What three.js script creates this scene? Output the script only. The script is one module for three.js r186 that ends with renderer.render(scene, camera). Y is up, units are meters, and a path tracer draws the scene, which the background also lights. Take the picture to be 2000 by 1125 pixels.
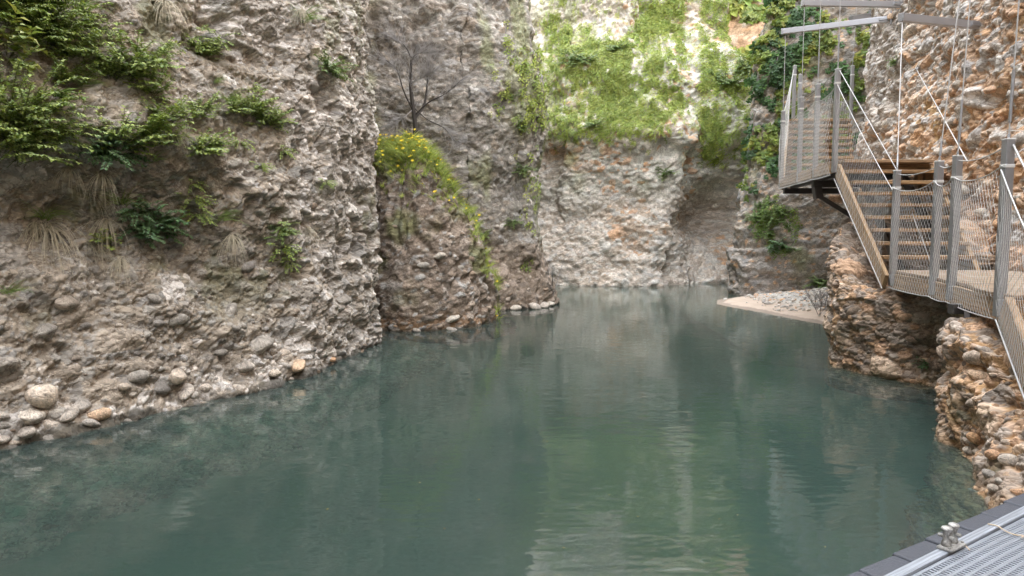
import * as THREE from 'three';
import { mergeGeometries, mergeVertices } from 'three/addons/utils/BufferGeometryUtils.js';
import { RoundedBoxGeometry } from 'three/addons/geometries/RoundedBoxGeometry.js';

// ---------------------------------------------------------------- camera, sky, sun, exposure
const scene = new THREE.Scene();
const F = 1428, PITCH = 4.7 * Math.PI / 180, EYE = 2.0;
const camera = new THREE.PerspectiveCamera(2 * Math.atan(562.5 / F) * 180 / Math.PI, 16 / 9, 0.05, 200);
camera.position.set(0, EYE, 0);
camera.rotation.x = -PITCH;
const renderer = new THREE.WebGLRenderer();
renderer.toneMapping = THREE.LinearToneMapping;
renderer.toneMappingExposure = 7.4;
renderer.shadowMap.enabled = true;
{ // pale, thinly veiled sky: a soft white veil, a little bluer overhead
  const w = 128, h = 64, d = new Float32Array(w * h * 4);
  for (let j = 0; j < h; j++) for (let i = 0; i < w; i++) {
    const el = ((j + 0.5) / h - 0.5) * Math.PI, k = Math.max(0, Math.sin(el)), o = (j * w + i) * 4;
    d[o] = 1.0 - 0.05 * k; d[o + 1] = 1.02 - 0.02 * k; d[o + 2] = 1.06 + 0.02 * k; d[o + 3] = 1;
  }
  const sky = new THREE.DataTexture(d, w, h, THREE.RGBAFormat, THREE.FloatType);
  sky.mapping = THREE.EquirectangularReflectionMapping; sky.needsUpdate = true;
  scene.background = sky; scene.environment = sky;
  scene.backgroundIntensity = 1.0; scene.environmentIntensity = 1.0;
}
const sun = new THREE.DirectionalLight(new THREE.Color(1, 0.93, 0.8), 3.2);
sun.position.set(-36, 20.5, -7); sun.target.position.set(3, 4, -14);
sun.castShadow = true; sun.shadow.radius = 2;
Object.assign(sun.shadow.camera, { left: -40, right: 40, top: 40, bottom: -40, near: 0.5, far: 120 });
scene.add(sun, sun.target);

// ---------------------------------------------------------------- helpers
let seed = 12345;
const rnd = () => { seed = (seed * 1664525 + 1013904223) >>> 0; return seed / 4294967296; };
const rr = (a, b) => a + (b - a) * rnd();
const V = (x, y, z) => new THREE.Vector3(x, y, z);
const clamp = (x, a = 0, b = 1) => x < a ? a : x > b ? b : x;
const mixn = (a, b, t) => a + (b - a) * t;
const sstep = (a, b, x) => { const t = clamp((x - a) / (b - a)); return t * t * (3 - 2 * t); };
const gauss = (x, s) => Math.exp(-x * x / (2 * s * s));
const tab = (T, x) => { if (x <= T[0][0]) return T[0][1]; for (let i = 1; i < T.length; i++) if (x <= T[i][0]) { const t = (x - T[i - 1][0]) / (T[i][0] - T[i - 1][0]); return mixn(T[i - 1][1], T[i][1], t * t * (3 - 2 * t)); } return T[T.length - 1][1]; };
const h32 = (a, b, c) => { let h = (Math.imul(a, 374761393) + Math.imul(b, 668265263) + Math.imul(c, 2147483647 - 61)) | 0; h = Math.imul(h ^ (h >>> 13), 1274126177); h ^= h >>> 16; h = Math.imul(h, 2246822519); return (h ^ (h >>> 15)) >>> 0; };
const hf = (a, b, c) => h32(a, b, c) / 4294967296;
function vnoise(x, y, s) { // smooth value noise, -1..1
  const xi = Math.floor(x), yi = Math.floor(y), fx = x - xi, fy = y - yi, u = fx * fx * fx * (fx * (fx * 6 - 15) + 10), v = fy * fy * fy * (fy * (fy * 6 - 15) + 10);
  const a = hf(xi, yi, s), b = hf(xi + 1, yi, s), c = hf(xi, yi + 1, s), d = hf(xi + 1, yi + 1, s);
  return (mixn(mixn(a, b, u), mixn(c, d, u), v)) * 2 - 1;
}
function fbm(x, y, s, n = 4) { let a = 0, k = 0.5, t = 0; for (let i = 0; i < n; i++) { a += k * vnoise(x, y, s + i * 17); t += k; x = x * 2.03 + 5.2; y = y * 2.03 - 3.1; k *= 0.5; } return a / t; }
const cp = Math.cos(PITCH), sp = Math.sin(PITCH);
function project(x, y, z) { const ry = y - EYE, zc = -ry * sp - z * cp, yc = ry * cp - z * sp; return [1000 + F * x / zc, 562.5 - F * yc / zc, zc]; }
function at(px, py, d) { const a = (px - 1000) / F, b = (562.5 - py) / F, z = -cp - b * sp, k = d / -z; return V(a * k, EYE + (-sp + b * cp) * k, -d); }
const names = {};
const numbered = n => { const k = names[n] = (names[n] ?? -1) + 1; return k ? `${n}_${String(k).padStart(3, '0')}` : n; };
function tag(o, label, category, group, kind) { o.userData.label = label; o.userData.category = category; if (group) o.userData.group = group; if (kind) o.userData.kind = kind; return o; }
function mesh(name, geo, mat, parent) { const m = new THREE.Mesh(geo, mat); m.name = parent ? name : numbered(name); m.castShadow = m.receiveShadow = true; (parent || scene).add(m); return m; }
function thing(name, label, category, pos = V(0, 0, 0), group, kind) { const g = new THREE.Group(); g.name = numbered(name); g.position.copy(pos); scene.add(g); return tag(g, label, category, group, kind || 'thing'); }
const rgb = (r, g, b) => new THREE.Color().setRGB(r, g, b);
function noiseTex(n, fn, rep = 1, srgb = false) {
  const d = new Uint8Array(n * n * 4);
  for (let j = 0; j < n; j++) for (let i = 0; i < n; i++) { const c = fn(i / n, j / n), o = (j * n + i) * 4; if (typeof c === 'number') d[o] = d[o + 1] = d[o + 2] = clamp(c) * 255; else for (let k = 0; k < 3; k++) d[o + k] = clamp(c[k]) * 255; d[o + 3] = 255; }
  const t = new THREE.DataTexture(d, n, n); t.wrapS = t.wrapT = THREE.RepeatWrapping; t.magFilter = THREE.LinearFilter; t.minFilter = THREE.LinearMipmapLinearFilter; t.repeat.set(rep, rep); if (srgb) t.colorSpace = THREE.SRGBColorSpace; t.needsUpdate = true; return t;
}
function pnoise(x, y, per, s) { // tiling value noise, 0..1
  const X = x * per, Y = y * per, xi = Math.floor(X), yi = Math.floor(Y), fx = X - xi, fy = Y - yi, u = fx * fx * (3 - 2 * fx), v = fy * fy * (3 - 2 * fy), m = q => ((q % per) + per) % per;
  return mixn(mixn(hf(m(xi), m(yi), s), hf(m(xi + 1), m(yi), s), u), mixn(hf(m(xi), m(yi + 1), s), hf(m(xi + 1), m(yi + 1), s), u), v);
}
const grainTex = noiseTex(512, (x, y) => 0.45 * pnoise(x, y, 40, 1) + 0.3 * pnoise(x, y, 95, 2) + 0.25 * pnoise(x, y, 210, 3));
const std = (c, rough = 0.85, extra = {}) => new THREE.MeshStandardMaterial({ color: c, roughness: rough, ...extra });

// cylinders and bars between two points
function rod(a, b, r, seg = 6, r2 = r) {
  const g = new THREE.CylinderGeometry(r2, r, a.distanceTo(b), seg, 1), q = new THREE.Quaternion().setFromUnitVectors(V(0, 1, 0), b.clone().sub(a).normalize());
  return g.applyQuaternion(q).translate((a.x + b.x) / 2, (a.y + b.y) / 2, (a.z + b.z) / 2);
}
function bar(a, b, w, h, bevel = 0.006) { // box along a-b, h upright
  const L = a.distanceTo(b), g = bevel ? new RoundedBoxGeometry(w, h, L, 1, Math.min(bevel, w / 3, h / 3)) : new THREE.BoxGeometry(w, h, L);
  const zc = b.clone().sub(a).normalize(), xc = V(0, 1, 0).cross(zc); if (xc.length() < 1e-3) xc.set(1, 0, 0); xc.normalize(); const yc = zc.clone().cross(xc);
  return g.applyMatrix4(new THREE.Matrix4().makeBasis(xc, yc, zc)).translate((a.x + b.x) / 2, (a.y + b.y) / 2, (a.z + b.z) / 2);
}
function cable(pts, r, seg = 5) { const n = Math.max(2, pts.length * 4); return new THREE.TubeGeometry(new THREE.CatmullRomCurve3(pts), n, r, seg); }
const merge = gs => mergeGeometries(gs.map(g => { const q = g.index ? g.toNonIndexed() : g; for (const k of Object.keys(q.attributes)) if (!['position', 'normal', 'uv'].includes(k)) q.deleteAttribute(k); return q; }));

// ---------------------------------------------------------------- conglomerate cliffs
// pebbles and cobbles standing proud of the matrix: one layer of jittered ellipses in wall coordinates (metres)
function cobbles(u, v, L, out) {
  const s = L.s, ci = Math.floor(u / s), cj = Math.floor(v / s);
  for (let j = cj - 1; j <= cj + 1; j++) for (let i = ci - 1; i <= ci + 1; i++) {
    const h = h32(i, j, L.k);
    if ((h & 1023) / 1023 > L.p) continue;
    const jx = ((h >>> 10) & 255) / 255, jy = ((h >>> 18) & 255) / 255, h2 = h32(j, i, L.k + 7), rr1 = (h2 & 255) / 255, an = ((h2 >>> 8) & 255) / 255 - 0.5, el = ((h2 >>> 16) & 255) / 255;
    const r = s * (0.3 + 0.34 * rr1 * rr1), dx = u - (i + 0.1 + 0.8 * jx) * s, dy = v - (j + 0.1 + 0.8 * jy) * s, c = 1 - an * an * 0.5, sn = an;
    let x = (dx * c + dy * sn) / (r * (1.05 + 0.5 * el)), y = (-dx * sn + dy * c) / (r * (0.85 - 0.25 * el));
    const q = Math.pow(Math.abs(x), 2.4) + Math.pow(Math.abs(y), 2.4);
    if (q < 1) {
      // rather flat face with a quick fall at the rim, tilted a little
      const tilt = (((h2 >>> 24) & 255) / 255 - 0.4) * 0.35, hh = r * L.prot * (Math.pow(1 - q, 0.38) * (1 + tilt * y) * (0.55 + 0.45 * jx));
      if (hh > out.h) { out.h = hh; out.id = h2; out.r = r; out.q = q; }
    }
  }
}
// grain of the conglomerate: pebbles too small to pick apart, in a 2.4 m tile
const pebbleH = new Float32Array(1024 * 1024), pebbleC = new Float32Array(1024 * 1024);
{
  const N = 1024, m = (q, n) => ((q % n) + n) % n;
  const fill = (cells, p, s, amp) => { for (let j = 0; j < cells; j++) for (let i = 0; i < cells; i++) { if (hf(i, j, s) > p) continue; const cx = (i + hf(i, j, s + 1)) / cells * N, cy = (j + hf(i, j, s + 2)) / cells * N, r = N / cells * (0.24 + 0.36 * hf(i, j, s + 3)), an = (hf(i, j, s + 4) - 0.5) * 1.2, e = 1.15 + 0.5 * hf(i, j, s + 5), tone = 0.55 + 0.45 * hf(i, j, s + 6), c = Math.cos(an), sn = Math.sin(an), R = Math.ceil(r * e); for (let y = -R; y <= R; y++) for (let x = -R; x <= R; x++) { const a = (x * c + y * sn) / (r * e), b = (-x * sn + y * c) / (r / e * 1.1), q = a * a + b * b; if (q > 1) continue; const k = m(Math.floor(cy + y), N) * N + m(Math.floor(cx + x), N), h = amp * r / 40 * Math.pow(1 - q, 0.45); if (h > pebbleH[k]) { pebbleH[k] = h; pebbleC[k] = tone; } } } };
  fill(26, 0.5, 3001, 0.9); fill(50, 0.75, 3011, 1.1); fill(96, 0.8, 3021, 1.3); fill(180, 0.7, 3031, 1.4);
}
const pebbleTex = noiseTex(1024, (x, y) => { const k = Math.floor(y * 1024) * 1024 + Math.floor(x * 1024), n = pnoise(x, y, 300, 3041), t = pebbleC[k] ? pebbleC[k] * (0.88 + 0.24 * n) : 0.42 + 0.22 * n; return [t, t * (pebbleC[k] ? 0.985 : 0.95), t * (pebbleC[k] ? 0.97 : 0.9)]; });
const pebbleBump = noiseTex(1024, (x, y) => pebbleH[Math.floor(y * 1024) * 1024 + Math.floor(x * 1024)] * 0.8 + 0.12 * pnoise(x, y, 220, 3043));
for (const t of [pebbleTex, pebbleBump]) t.repeat.set(1 / 2.4, 1 / 2.4);
const rockMat = new THREE.MeshStandardMaterial({ vertexColors: true, color: rgb(1.42, 1.42, 1.42), roughness: 0.92, map: pebbleTex, bumpMap: pebbleBump, bumpScale: 0.035 });
const WALLS = {};
function makeCliff(o) {
  const curve = new THREE.CatmullRomCurve3(o.plan.map(p => V(p[0], 0, p[1])), false, 'centripetal');
  const N = 1500, P = curve.getPoints(N), S = [0];
  for (let i = 1; i <= N; i++) S.push(S[i - 1] + P[i].distanceTo(P[i - 1]));
  const look = s => { let a = 0, b = N; while (b - a > 1) { const m = (a + b) >> 1; if (S[m] <= s) a = m; else b = m; } const t = (s - S[a]) / (S[b] - S[a] || 1); return [mixn(P[a].x, P[b].x, t), mixn(P[a].z, P[b].z, t), a]; };
  // smoothed outward normals
  const nx = [], nz = [];
  for (let i = 0; i <= N; i++) { const a = P[Math.max(0, i - 25)], b = P[Math.min(N, i + 25)], l = a.distanceTo(b); nx.push(-(b.z - a.z) / l); nz.push((b.x - a.x) / l); }
  // sample positions: about Q pixels of the picture each, coarser where nothing is seen
  const Q = (o.q || 1.5) * 2000 / 1024 / F, us = [], ts = [];
  for (let s = 0; s < S[N];) { us.push(s); const [x, z] = look(s), d = -z, pr = d > 0.5 ? 1000 + F * x / d : 9e9, vis = d > 2 && pr > -150 && pr < 2150 && s >= (o.u0 ?? 0) && s <= (o.u1 ?? 1e9); s += vis ? Q * d * (o.qu || 1) : 0.22; }
  us.push(S[N]);
  const dm = o.depth; for (let t = o.t0; t < o.t1;) { ts.push(t); t += t < (o.fineLow ?? -0.25) ? 0.15 : t < o.fine ? Q * dm : Math.min(0.5, Q * dm + (t - o.fine) * 0.12); }
  ts.push(o.t1);
  const W = us.length, H = ts.length, pos = new Float32Array(W * H * 3), col = new Float32Array(W * H * 3), uv = new Float32Array(W * H * 2), base = new Float32Array(W * H * 3);
  for (let i = 0; i < W; i++) {
    const [x, z, a] = look(us[i]);
    for (let j = 0; j < H; j++) { const [off, y] = o.prof(us[i], ts[j], x, z), k = (j * W + i) * 3; base[k] = x + nx[a] * off; base[k + 1] = y; base[k + 2] = z + nz[a] * off; }
  }
  const hit = { h: 0, id: 0, r: 1, q: 1 }, c3 = [0, 0, 0], p = (i, j, k) => base[(clamp(j, 0, H - 1) * W + clamp(i, 0, W - 1)) * 3 + k];
  for (let j = 0; j < H; j++) for (let i = 0; i < W; i++) {
    const k = (j * W + i) * 3, u = us[i], t = ts[j];
    const ax = p(i + 2, j, 0) - p(i - 2, j, 0), ay = p(i + 2, j, 1) - p(i - 2, j, 1), az = p(i + 2, j, 2) - p(i - 2, j, 2), bx = p(i, j + 2, 0) - p(i, j - 2, 0), by = p(i, j + 2, 1) - p(i, j - 2, 1), bz = p(i, j + 2, 2) - p(i, j - 2, 2);
    let mx = ay * bz - az * by, my = az * bx - ax * bz, mz = ax * by - ay * bx; const ml = Math.hypot(mx, my, mz) || 1; mx /= ml; my /= ml; mz /= ml;
    const wu = u + 0.05 * vnoise(u * 3, t * 3, 5), wv = t + 0.04 * vnoise(u * 3 + 9, t * 3, 6);
    hit.h = 0; hit.id = 0;
    const cs = o.cob(u, t);
    for (const L of o.layers) { if (L.s > cs[1]) continue; L.h0 = hit.h; cobbles(wu, wv, L, hit); }
    let d = hit.h * cs[0];
    d += o.rough * (0.6 * fbm(u * 1.1, t * 1.4, 21, 4) * 0.35 + 0.06 * fbm(u * 5, t * 7, 31, 3)) - 0.05 * sstep(0.45, 0.85, vnoise(u * 4.3, t * 5.1, 45)) + (o.grit ?? 1) * (0.022 * fbm(u * 8, t * 10, 43, 3) + 0.014 * vnoise(u * 30, t * 36, 41));
    if (o.extra) d += o.extra(u, t, base[k], base[k + 1], base[k + 2]);
    pos[k] = base[k] + mx * d; pos[k + 1] = base[k + 1] + my * d; pos[k + 2] = base[k + 2] + mz * d;
    o.color(u, t, base[k], base[k + 1], hit, c3); col[k] = c3[0]; col[k + 1] = c3[1]; col[k + 2] = c3[2];
    uv[(j * W + i) * 2] = u; uv[(j * W + i) * 2 + 1] = t;
  }
  const idx = []; for (let j = 0; j < H - 1; j++) for (let i = 0; i < W - 1; i++) { const a = j * W + i, b = a + 1, c = a + W, e = c + 1; idx.push(a, b, e, a, e, c); }
  const g = new THREE.BufferGeometry();
  g.setAttribute('position', new THREE.BufferAttribute(pos, 3)); g.setAttribute('uv', new THREE.BufferAttribute(uv, 2)); g.setAttribute('color', new THREE.BufferAttribute(col, 3)); g.setIndex(idx); g.computeVertexNormals();
  const m = tag(mesh(o.name, g, rockMat), o.label, 'cliff', null, 'structure');
  const w = { mesh: m, pos, nor: g.attributes.normal.array, W, H, us, ts, n: W * H, px: null };
  console.log(o.name, W, H, W * H * 2);
  // picture positions, to find where on the wall a plant or a stone of the photograph sits
  w.px = new Float32Array(w.n * 3);
  for (let i = 0; i < w.n; i++) { const q = project(pos[3 * i], pos[3 * i + 1], pos[3 * i + 2]); w.px[3 * i] = q[0]; w.px[3 * i + 1] = q[1]; w.px[3 * i + 2] = q[2] > 0.3 ? q[2] : 1e9; }
  return w;
}
function on(w, px, py) { // surface point of wall w seen at a picture position
  let best = -1, bs = 1e9, tol = 6;
  for (let i = 0; i < w.n; i++) { const dx = w.px[3 * i] - px, dy = w.px[3 * i + 1] - py, e = dx * dx + dy * dy; const s = (e < tol * tol ? 0 : e) + w.px[3 * i + 2] * 0.5; if (s < bs) { bs = s; best = i; } }
  return { p: V(w.pos[3 * best], w.pos[3 * best + 1], w.pos[3 * best + 2]), n: V(w.nor[3 * best], w.nor[3 * best + 1], w.nor[3 * best + 2]), i: best };
}
const tones = (list, id, k = 0.12) => { const c = list[id % list.length], v = 1 + (((id >>> 9) & 255) / 255 - 0.5) * 2 * k; return [c[0] * v, c[1] * v, c[2] * v]; };
const LAY = (k, ...a) => a.map(([s, p, prot], i) => ({ s, p, prot, k: k + i * 31 }));

const GREY = [[0.30, 0.285, 0.265], [0.26, 0.245, 0.225], [0.34, 0.325, 0.30], [0.29, 0.255, 0.22], [0.24, 0.23, 0.22], [0.33, 0.29, 0.25]];
const PALE = [[0.46, 0.42, 0.38], [0.40, 0.37, 0.34], [0.43, 0.38, 0.33], [0.36, 0.34, 0.32], [0.48, 0.45, 0.41]];
const WARM = [[0.50, 0.35, 0.245], [0.47, 0.30, 0.19], [0.44, 0.37, 0.31], [0.52, 0.39, 0.285], [0.40, 0.26, 0.165], [0.50, 0.32, 0.19]];
const BROWN = [[0.27, 0.215, 0.17], [0.23, 0.18, 0.14], [0.30, 0.25, 0.205], [0.25, 0.195, 0.15], [0.20, 0.165, 0.135]];
const CHALK = [[0.55, 0.505, 0.45], [0.5, 0.46, 0.41], [0.55, 0.49, 0.43], [0.46, 0.435, 0.4], [0.57, 0.535, 0.48]];
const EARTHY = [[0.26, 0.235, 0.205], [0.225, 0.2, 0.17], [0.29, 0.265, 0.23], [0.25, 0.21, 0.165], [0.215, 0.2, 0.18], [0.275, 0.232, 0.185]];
const mixc = (a, b, t, out) => { for (let k = 0; k < 3; k++) out[k] = mixn(a[k], b[k], t); return out; };
function rockColor(out, hit, matrix, list, u, t, s) { // matrix between, tinted pebbles on top, blotches of lichen and damp
  const g = 1 + 0.16 * fbm(u * 2.2, t * 2.2, s, 3) + 0.08 * vnoise(u * 40, t * 40, s + 3);
  if (hit.h > 0.004) { const c = tones(list, hit.id); for (let k = 0; k < 3; k++) out[k] = c[k] * g; } else for (let k = 0; k < 3; k++) out[k] = matrix[k] * g;
}

function wetBand(out, u, y) { const e = 0.05 + 0.05 * vnoise(u * 3.1, 0.5, 141) + 0.03 * vnoise(u * 13, y * 13, 143), k = sstep(e + 0.02, e - 0.02, y); if (k > 0) mixc(out, [0.05, 0.043, 0.03], k * 0.85, out); } // wet algae line
// --- the long shaded cliff
const shaded = makeCliff({
  name: 'shaded_cliff', label: 'long grey-brown conglomerate cliff with hanging plants along the pool', depth: 8.6, q: 1.25,
  plan: [[-9, 13], [-8.3, 6], [-7.6, 1], [-6.6, -3.2], [-5.6, -5.4], [-4.8, -6.65], [-4.34, -7.4], [-3.95, -8.05], [-3.5, -8.8], [-3.0, -9.7], [-2.67, -10.6], [-2.5, -11.6], [-2.42, -12.8], [-2.75, -13.9], [-3.5, -14.6], [-4.9, -15.6], [-8, -17.5]],
  t0: -1.8, t1: 19, fine: 6.6, rough: 0.9,
  prof: (u, t, x, z) => {
    const near = sstep(-11.5, -8.5, z), y = t;
    let o = -mixn(0.01, 0.075, near) * Math.min(6.5, Math.max(0, y)) + 0.13 * Math.max(0, y - 6.5);  // unseen top leans outward, shaped to shade the face below
    o += near * (0.28 * gauss(y - 2.95 - 0.25 * (z + 8), 0.35) - 0.25 * gauss(y - 2.0, 0.5) * sstep(-9.5, -7.5, z)) + near * 0.28 * Math.exp(-Math.max(0, y) / 0.35);
    if (y < 0) o += -y * 0.02 + Math.max(0, -y - 0.25) * 1.1;
    return [o, y];
  },
  layers: LAY(11, [0.6, 0.16, 0.32], [0.3, 0.26, 0.4], [0.15, 0.42, 0.5], [0.08, 0.6, 0.6], [0.045, 0.6, 0.6]),
  cob: (u, t) => [0.95 - 0.35 * sstep(0.8, 2.0, t), t < 0.9 + 0.5 * vnoise(u, t, 3) ? 9 : 0.36],
  extra: (u, t) => { const c = Math.abs(vnoise(u * 0.55 + 0.6 * vnoise(u, t * 0.8, 77), t * 0.35, 71)); return -0.05 * gauss(c, 0.02) * sstep(0.8, 2, t) - 0.12 * sstep(0.35, 0.7, fbm(u * 1.6, t * 2.4, 55, 3)); },
  color: (u, t, x, y, hit, out) => {
    const pale = clamp(sstep(-3.6, -2.7, x) * 0.75 * sstep(-0.5, 0.6, fbm(u * 0.8, t * 0.6, 91, 3) + 0.35) + sstep(2.6, 4.2, t) * 0.55 * sstep(-0.4, 0.4, fbm(u * 0.7, t * 0.8, 95, 3)) + 0.5 * sstep(0.1, 0.5, fbm(u * 1.1, t * 1.3, 93, 3)));
    const low = sstep(0.9, 0.1, t) * 0.8;
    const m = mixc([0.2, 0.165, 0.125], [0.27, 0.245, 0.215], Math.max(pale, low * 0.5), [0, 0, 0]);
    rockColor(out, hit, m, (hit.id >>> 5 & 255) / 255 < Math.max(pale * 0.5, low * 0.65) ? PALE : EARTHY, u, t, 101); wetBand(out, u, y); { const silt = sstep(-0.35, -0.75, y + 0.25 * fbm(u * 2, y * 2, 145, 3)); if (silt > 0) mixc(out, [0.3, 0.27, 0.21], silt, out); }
    const moss = sstep(0.25, 0.6, fbm(u * 1.3, t * 0.9, 131, 3) + 0.25 * vnoise(u * 9, t * 9, 133)) * sstep(0.6, 1.6, t) * 0.5; mixc(out, [0.11, 0.12, 0.05], moss, out);
  },
});
// --- grass-topped rock behind it
const topOf = x => tab([[-2.6, 3.6], [-1.6, 3.55], [-1.1, 3.15], [-0.7, 2.45], [-0.45, 1.75], [-0.3, 1.1]], x);
const mound = makeCliff({
  name: 'rock_outcrop', label: 'rounded brown conglomerate outcrop with grass on its crest', depth: 14.4, q: 1.3,
  plan: [[-3.6, -15.3], [-2.75, -14.3], [-2.1, -13.95], [-1.45, -14.1], [-0.9, -14.6], [-0.45, -15.3], [-0.3, -16.1], [-0.5, -17.2], [-1.2, -18.4]],
  t0: -1.6, t1: 6.5, fine: 6, rough: 0.55,
  prof: (u, t, x, z) => { const H = topOf(x), e = t - (H - 0.35); if (e < 0) return [-0.1 * t - (t < 0 ? t * 0.2 : 0), t]; const a = Math.min(e / 0.45, 1.35); return [-0.1 * (H - 0.35) - 0.45 * (1 - Math.cos(a)) - Math.max(0, e - 0.6) * 0.75, H - 0.35 + 0.45 * Math.sin(a) * 0.9 + Math.max(0, e - 0.6) * 0.1 - Math.max(0, e - 1.1) * 0.9]; },
  layers: LAY(211, [0.36, 0.16, 0.36], [0.19, 0.45, 0.5], [0.1, 0.65, 0.6]), cob: () => [0.8, 9],
  extra: (u, t) => -0.1 * gauss(fbm(u * 0.9, t * 0.45, 271, 3), 0.05),
  color: (u, t, x, y, hit, out) => {
    const m = mixc([0.19, 0.15, 0.115], [0.27, 0.17, 0.1], sstep(0.5, 0.05, y), [0, 0, 0]);
    rockColor(out, hit, m, (hit.id >>> 4 & 7) < 3 ? GREY : BROWN, u, t, 231); wetBand(out, u, y);
    const moss = sstep(0.0, 0.5, fbm(u * 1.5, t * 1.5, 281, 3) + sstep(topOf(x) - 1.3, topOf(x), y) * 0.7 - 0.2) * 0.6; mixc(out, [0.14, 0.16, 0.045], moss, out);
  },
});
// --- tall cliff with the bare tree
const tall = makeCliff({
  name: 'tall_cliff', label: 'tall weathered grey cliff rising behind the grassy outcrop and bare tree', depth: 17.8, q: 1.1, u0: 1.5,
  plan: [[-6.2, -15.8], [-3.9, -16.6], [-2.2, -17.0], [-1.2, -17.35], [-0.4, -17.6], [0.3, -17.9], [0.85, -18.4], [1.15, -19.1], [1.2, -20.2], [0.8, -22], [0, -25], [-1.6, -28], [-3.5, -33]],
  t0: -1.6, t1: 20, fine: 8.6, rough: 0.9,
  prof: (u, t, x, z) => { let o = tab([[0, 0.05], [1, -0.3], [3.2, -0.62], [4.9, -0.3], [6.3, -0.55], [7.9, -0.85], [20, -6.5]], t); if (x > -0.3) o -= 0.1 * gauss(x - 0.15, 0.18); return [o * (x > -1 ? 1 : 0.7), t]; },
  grit: 0.5, layers: LAY(311, [0.34, 0.12, 0.3], [0.17, 0.4, 0.45], [0.1, 0.6, 0.55]), cob: () => [0.65, 9],
  extra: (u, t, x, y) => -0.3 * gauss(Math.hypot((x + 2.15) / 1.2, y - 6.75 - (x + 2.15) * 0.6), 0.16) - 0.1 * sstep(0.3, 0.6, fbm(u * 1.8, t * 1.2, 355, 3)),
  color: (u, t, x, y, hit, out) => {
    const pale = clamp(sstep(-0.3, 0.5, fbm(u * 0.6, t * 0.5, 391, 3) + 0.15) * sstep(1.2, 3, t)), brown = sstep(2.6, 0.6, t);
    const m = mixc(mixc([0.165, 0.145, 0.12], [0.25, 0.235, 0.205], pale, [0, 0, 0]), [0.2, 0.155, 0.115], brown, [0, 0, 0]);
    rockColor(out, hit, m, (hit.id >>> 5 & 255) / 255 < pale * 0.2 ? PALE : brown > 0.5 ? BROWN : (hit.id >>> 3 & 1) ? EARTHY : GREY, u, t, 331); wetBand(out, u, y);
    const moss = sstep(0.1, 0.5, fbm(u * 1.2, t * 0.6, 381, 3) - 0.1 + 0.4 * sstep(-1.1, 0.3, x)) * 0.45 * sstep(1, 3, t); mixc(out, [0.2, 0.23, 0.07], moss, out);
  },
});
// --- back cliff across the bend, with the fault and the hollow
const back = makeCliff({
  name: 'back_cliff', label: 'pale back cliff across the pool with a diagonal fault and a hollow', depth: 25.5, q: 1.0, u0: 4,
  plan: [[-6, -29], [-2, -27.6], [0.8, -26.1], [2.2, -25.6], [3.6, -25.35], [5.0, -25.3], [6, -25.6], [7.2, -26.0], [8.1, -26.2], [9.2, -26.3], [10.2, -27], [11, -30]],
  t0: -1.6, t1: 23, fine: 10.8, rough: 1.25,
  prof: (u, t, x, z) => {
    let o = tab([[0, 0.3], [0.8, 0.05], [3, -0.35], [4.4, -0.25], [5.1, 0.12], [7, -0.85], [10, -2.6], [23, -11]], t);
    const xa = 5.15 + 1.25 * clamp(t / 5.2, 0, 1.15), right = sstep(xa - 0.05, xa + 0.12, x) * sstep(6.6, 5, t);
    o -= right * 0.55; o += gauss(x - xa + 0.35, 0.28) * 0.18 * sstep(6.5, 4.5, t) * sstep(0, 1.5, t);
    o -= 2.1 * gauss((x - 7.75 - (t - 2) * 0.22) / 0.72, 1) * gauss(t - 2.15, 0.9);
    o -= 0.5 * sstep(1.9, 1.1, x) * sstep(1, 3, t);
    o -= 2.2 * sstep(8.0, 9.0, t) * sstep(8.2, 9.0, x);
    return [o, t];
  },
  grit: 0.5, layers: LAY(411, [0.38, 0.14, 0.28], [0.22, 0.4, 0.36], [0.14, 0.6, 0.45]), cob: () => [0.6, 9],
  extra: (u, t, x, y) => -0.35 * gauss(Math.hypot((x - 5.3) / 1.3, y - 4.7), 0.22) - 0.3 * gauss(x - 1.75 + (y - 5) * -0.28, 0.06) * sstep(3.2, 4, y) * sstep(6.4, 5.8, y),
  color: (u, t, x, y, hit, out) => {
    const grey = sstep(2.2, 3.6, t) * sstep(-0.35, 0.35, fbm(u * 0.5, t * 0.7, 491, 3) + 0.2), orange = sstep(-0.1, 0.5, fbm(u * 0.45 + 3, t * 0.3, 495, 3) + 0.45 * gauss(x - 5.5 - t * 0.24, 0.5) + (x > 6 ? 0.35 : 0));
    const m = mixc(mixc([0.46, 0.395, 0.33], [0.46, 0.445, 0.395], grey, [0, 0, 0]), [0.4, 0.29, 0.2], orange * 0.6 * (1 - grey), [0, 0, 0]);
    rockColor(out, hit, m, (hit.id >>> 5 & 255) / 255 < 0.6 ? CHALK : orange > 0.4 ? WARM : CHALK, u, t, 431);
    const moss = sstep(0.05, 0.5, fbm(u * 0.9, t * 0.9, 481, 3) + 0.1) * 0.45 * sstep(2.6, 4.5, t); mixc(out, [0.24, 0.28, 0.09], moss, out);
  },
});
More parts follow.
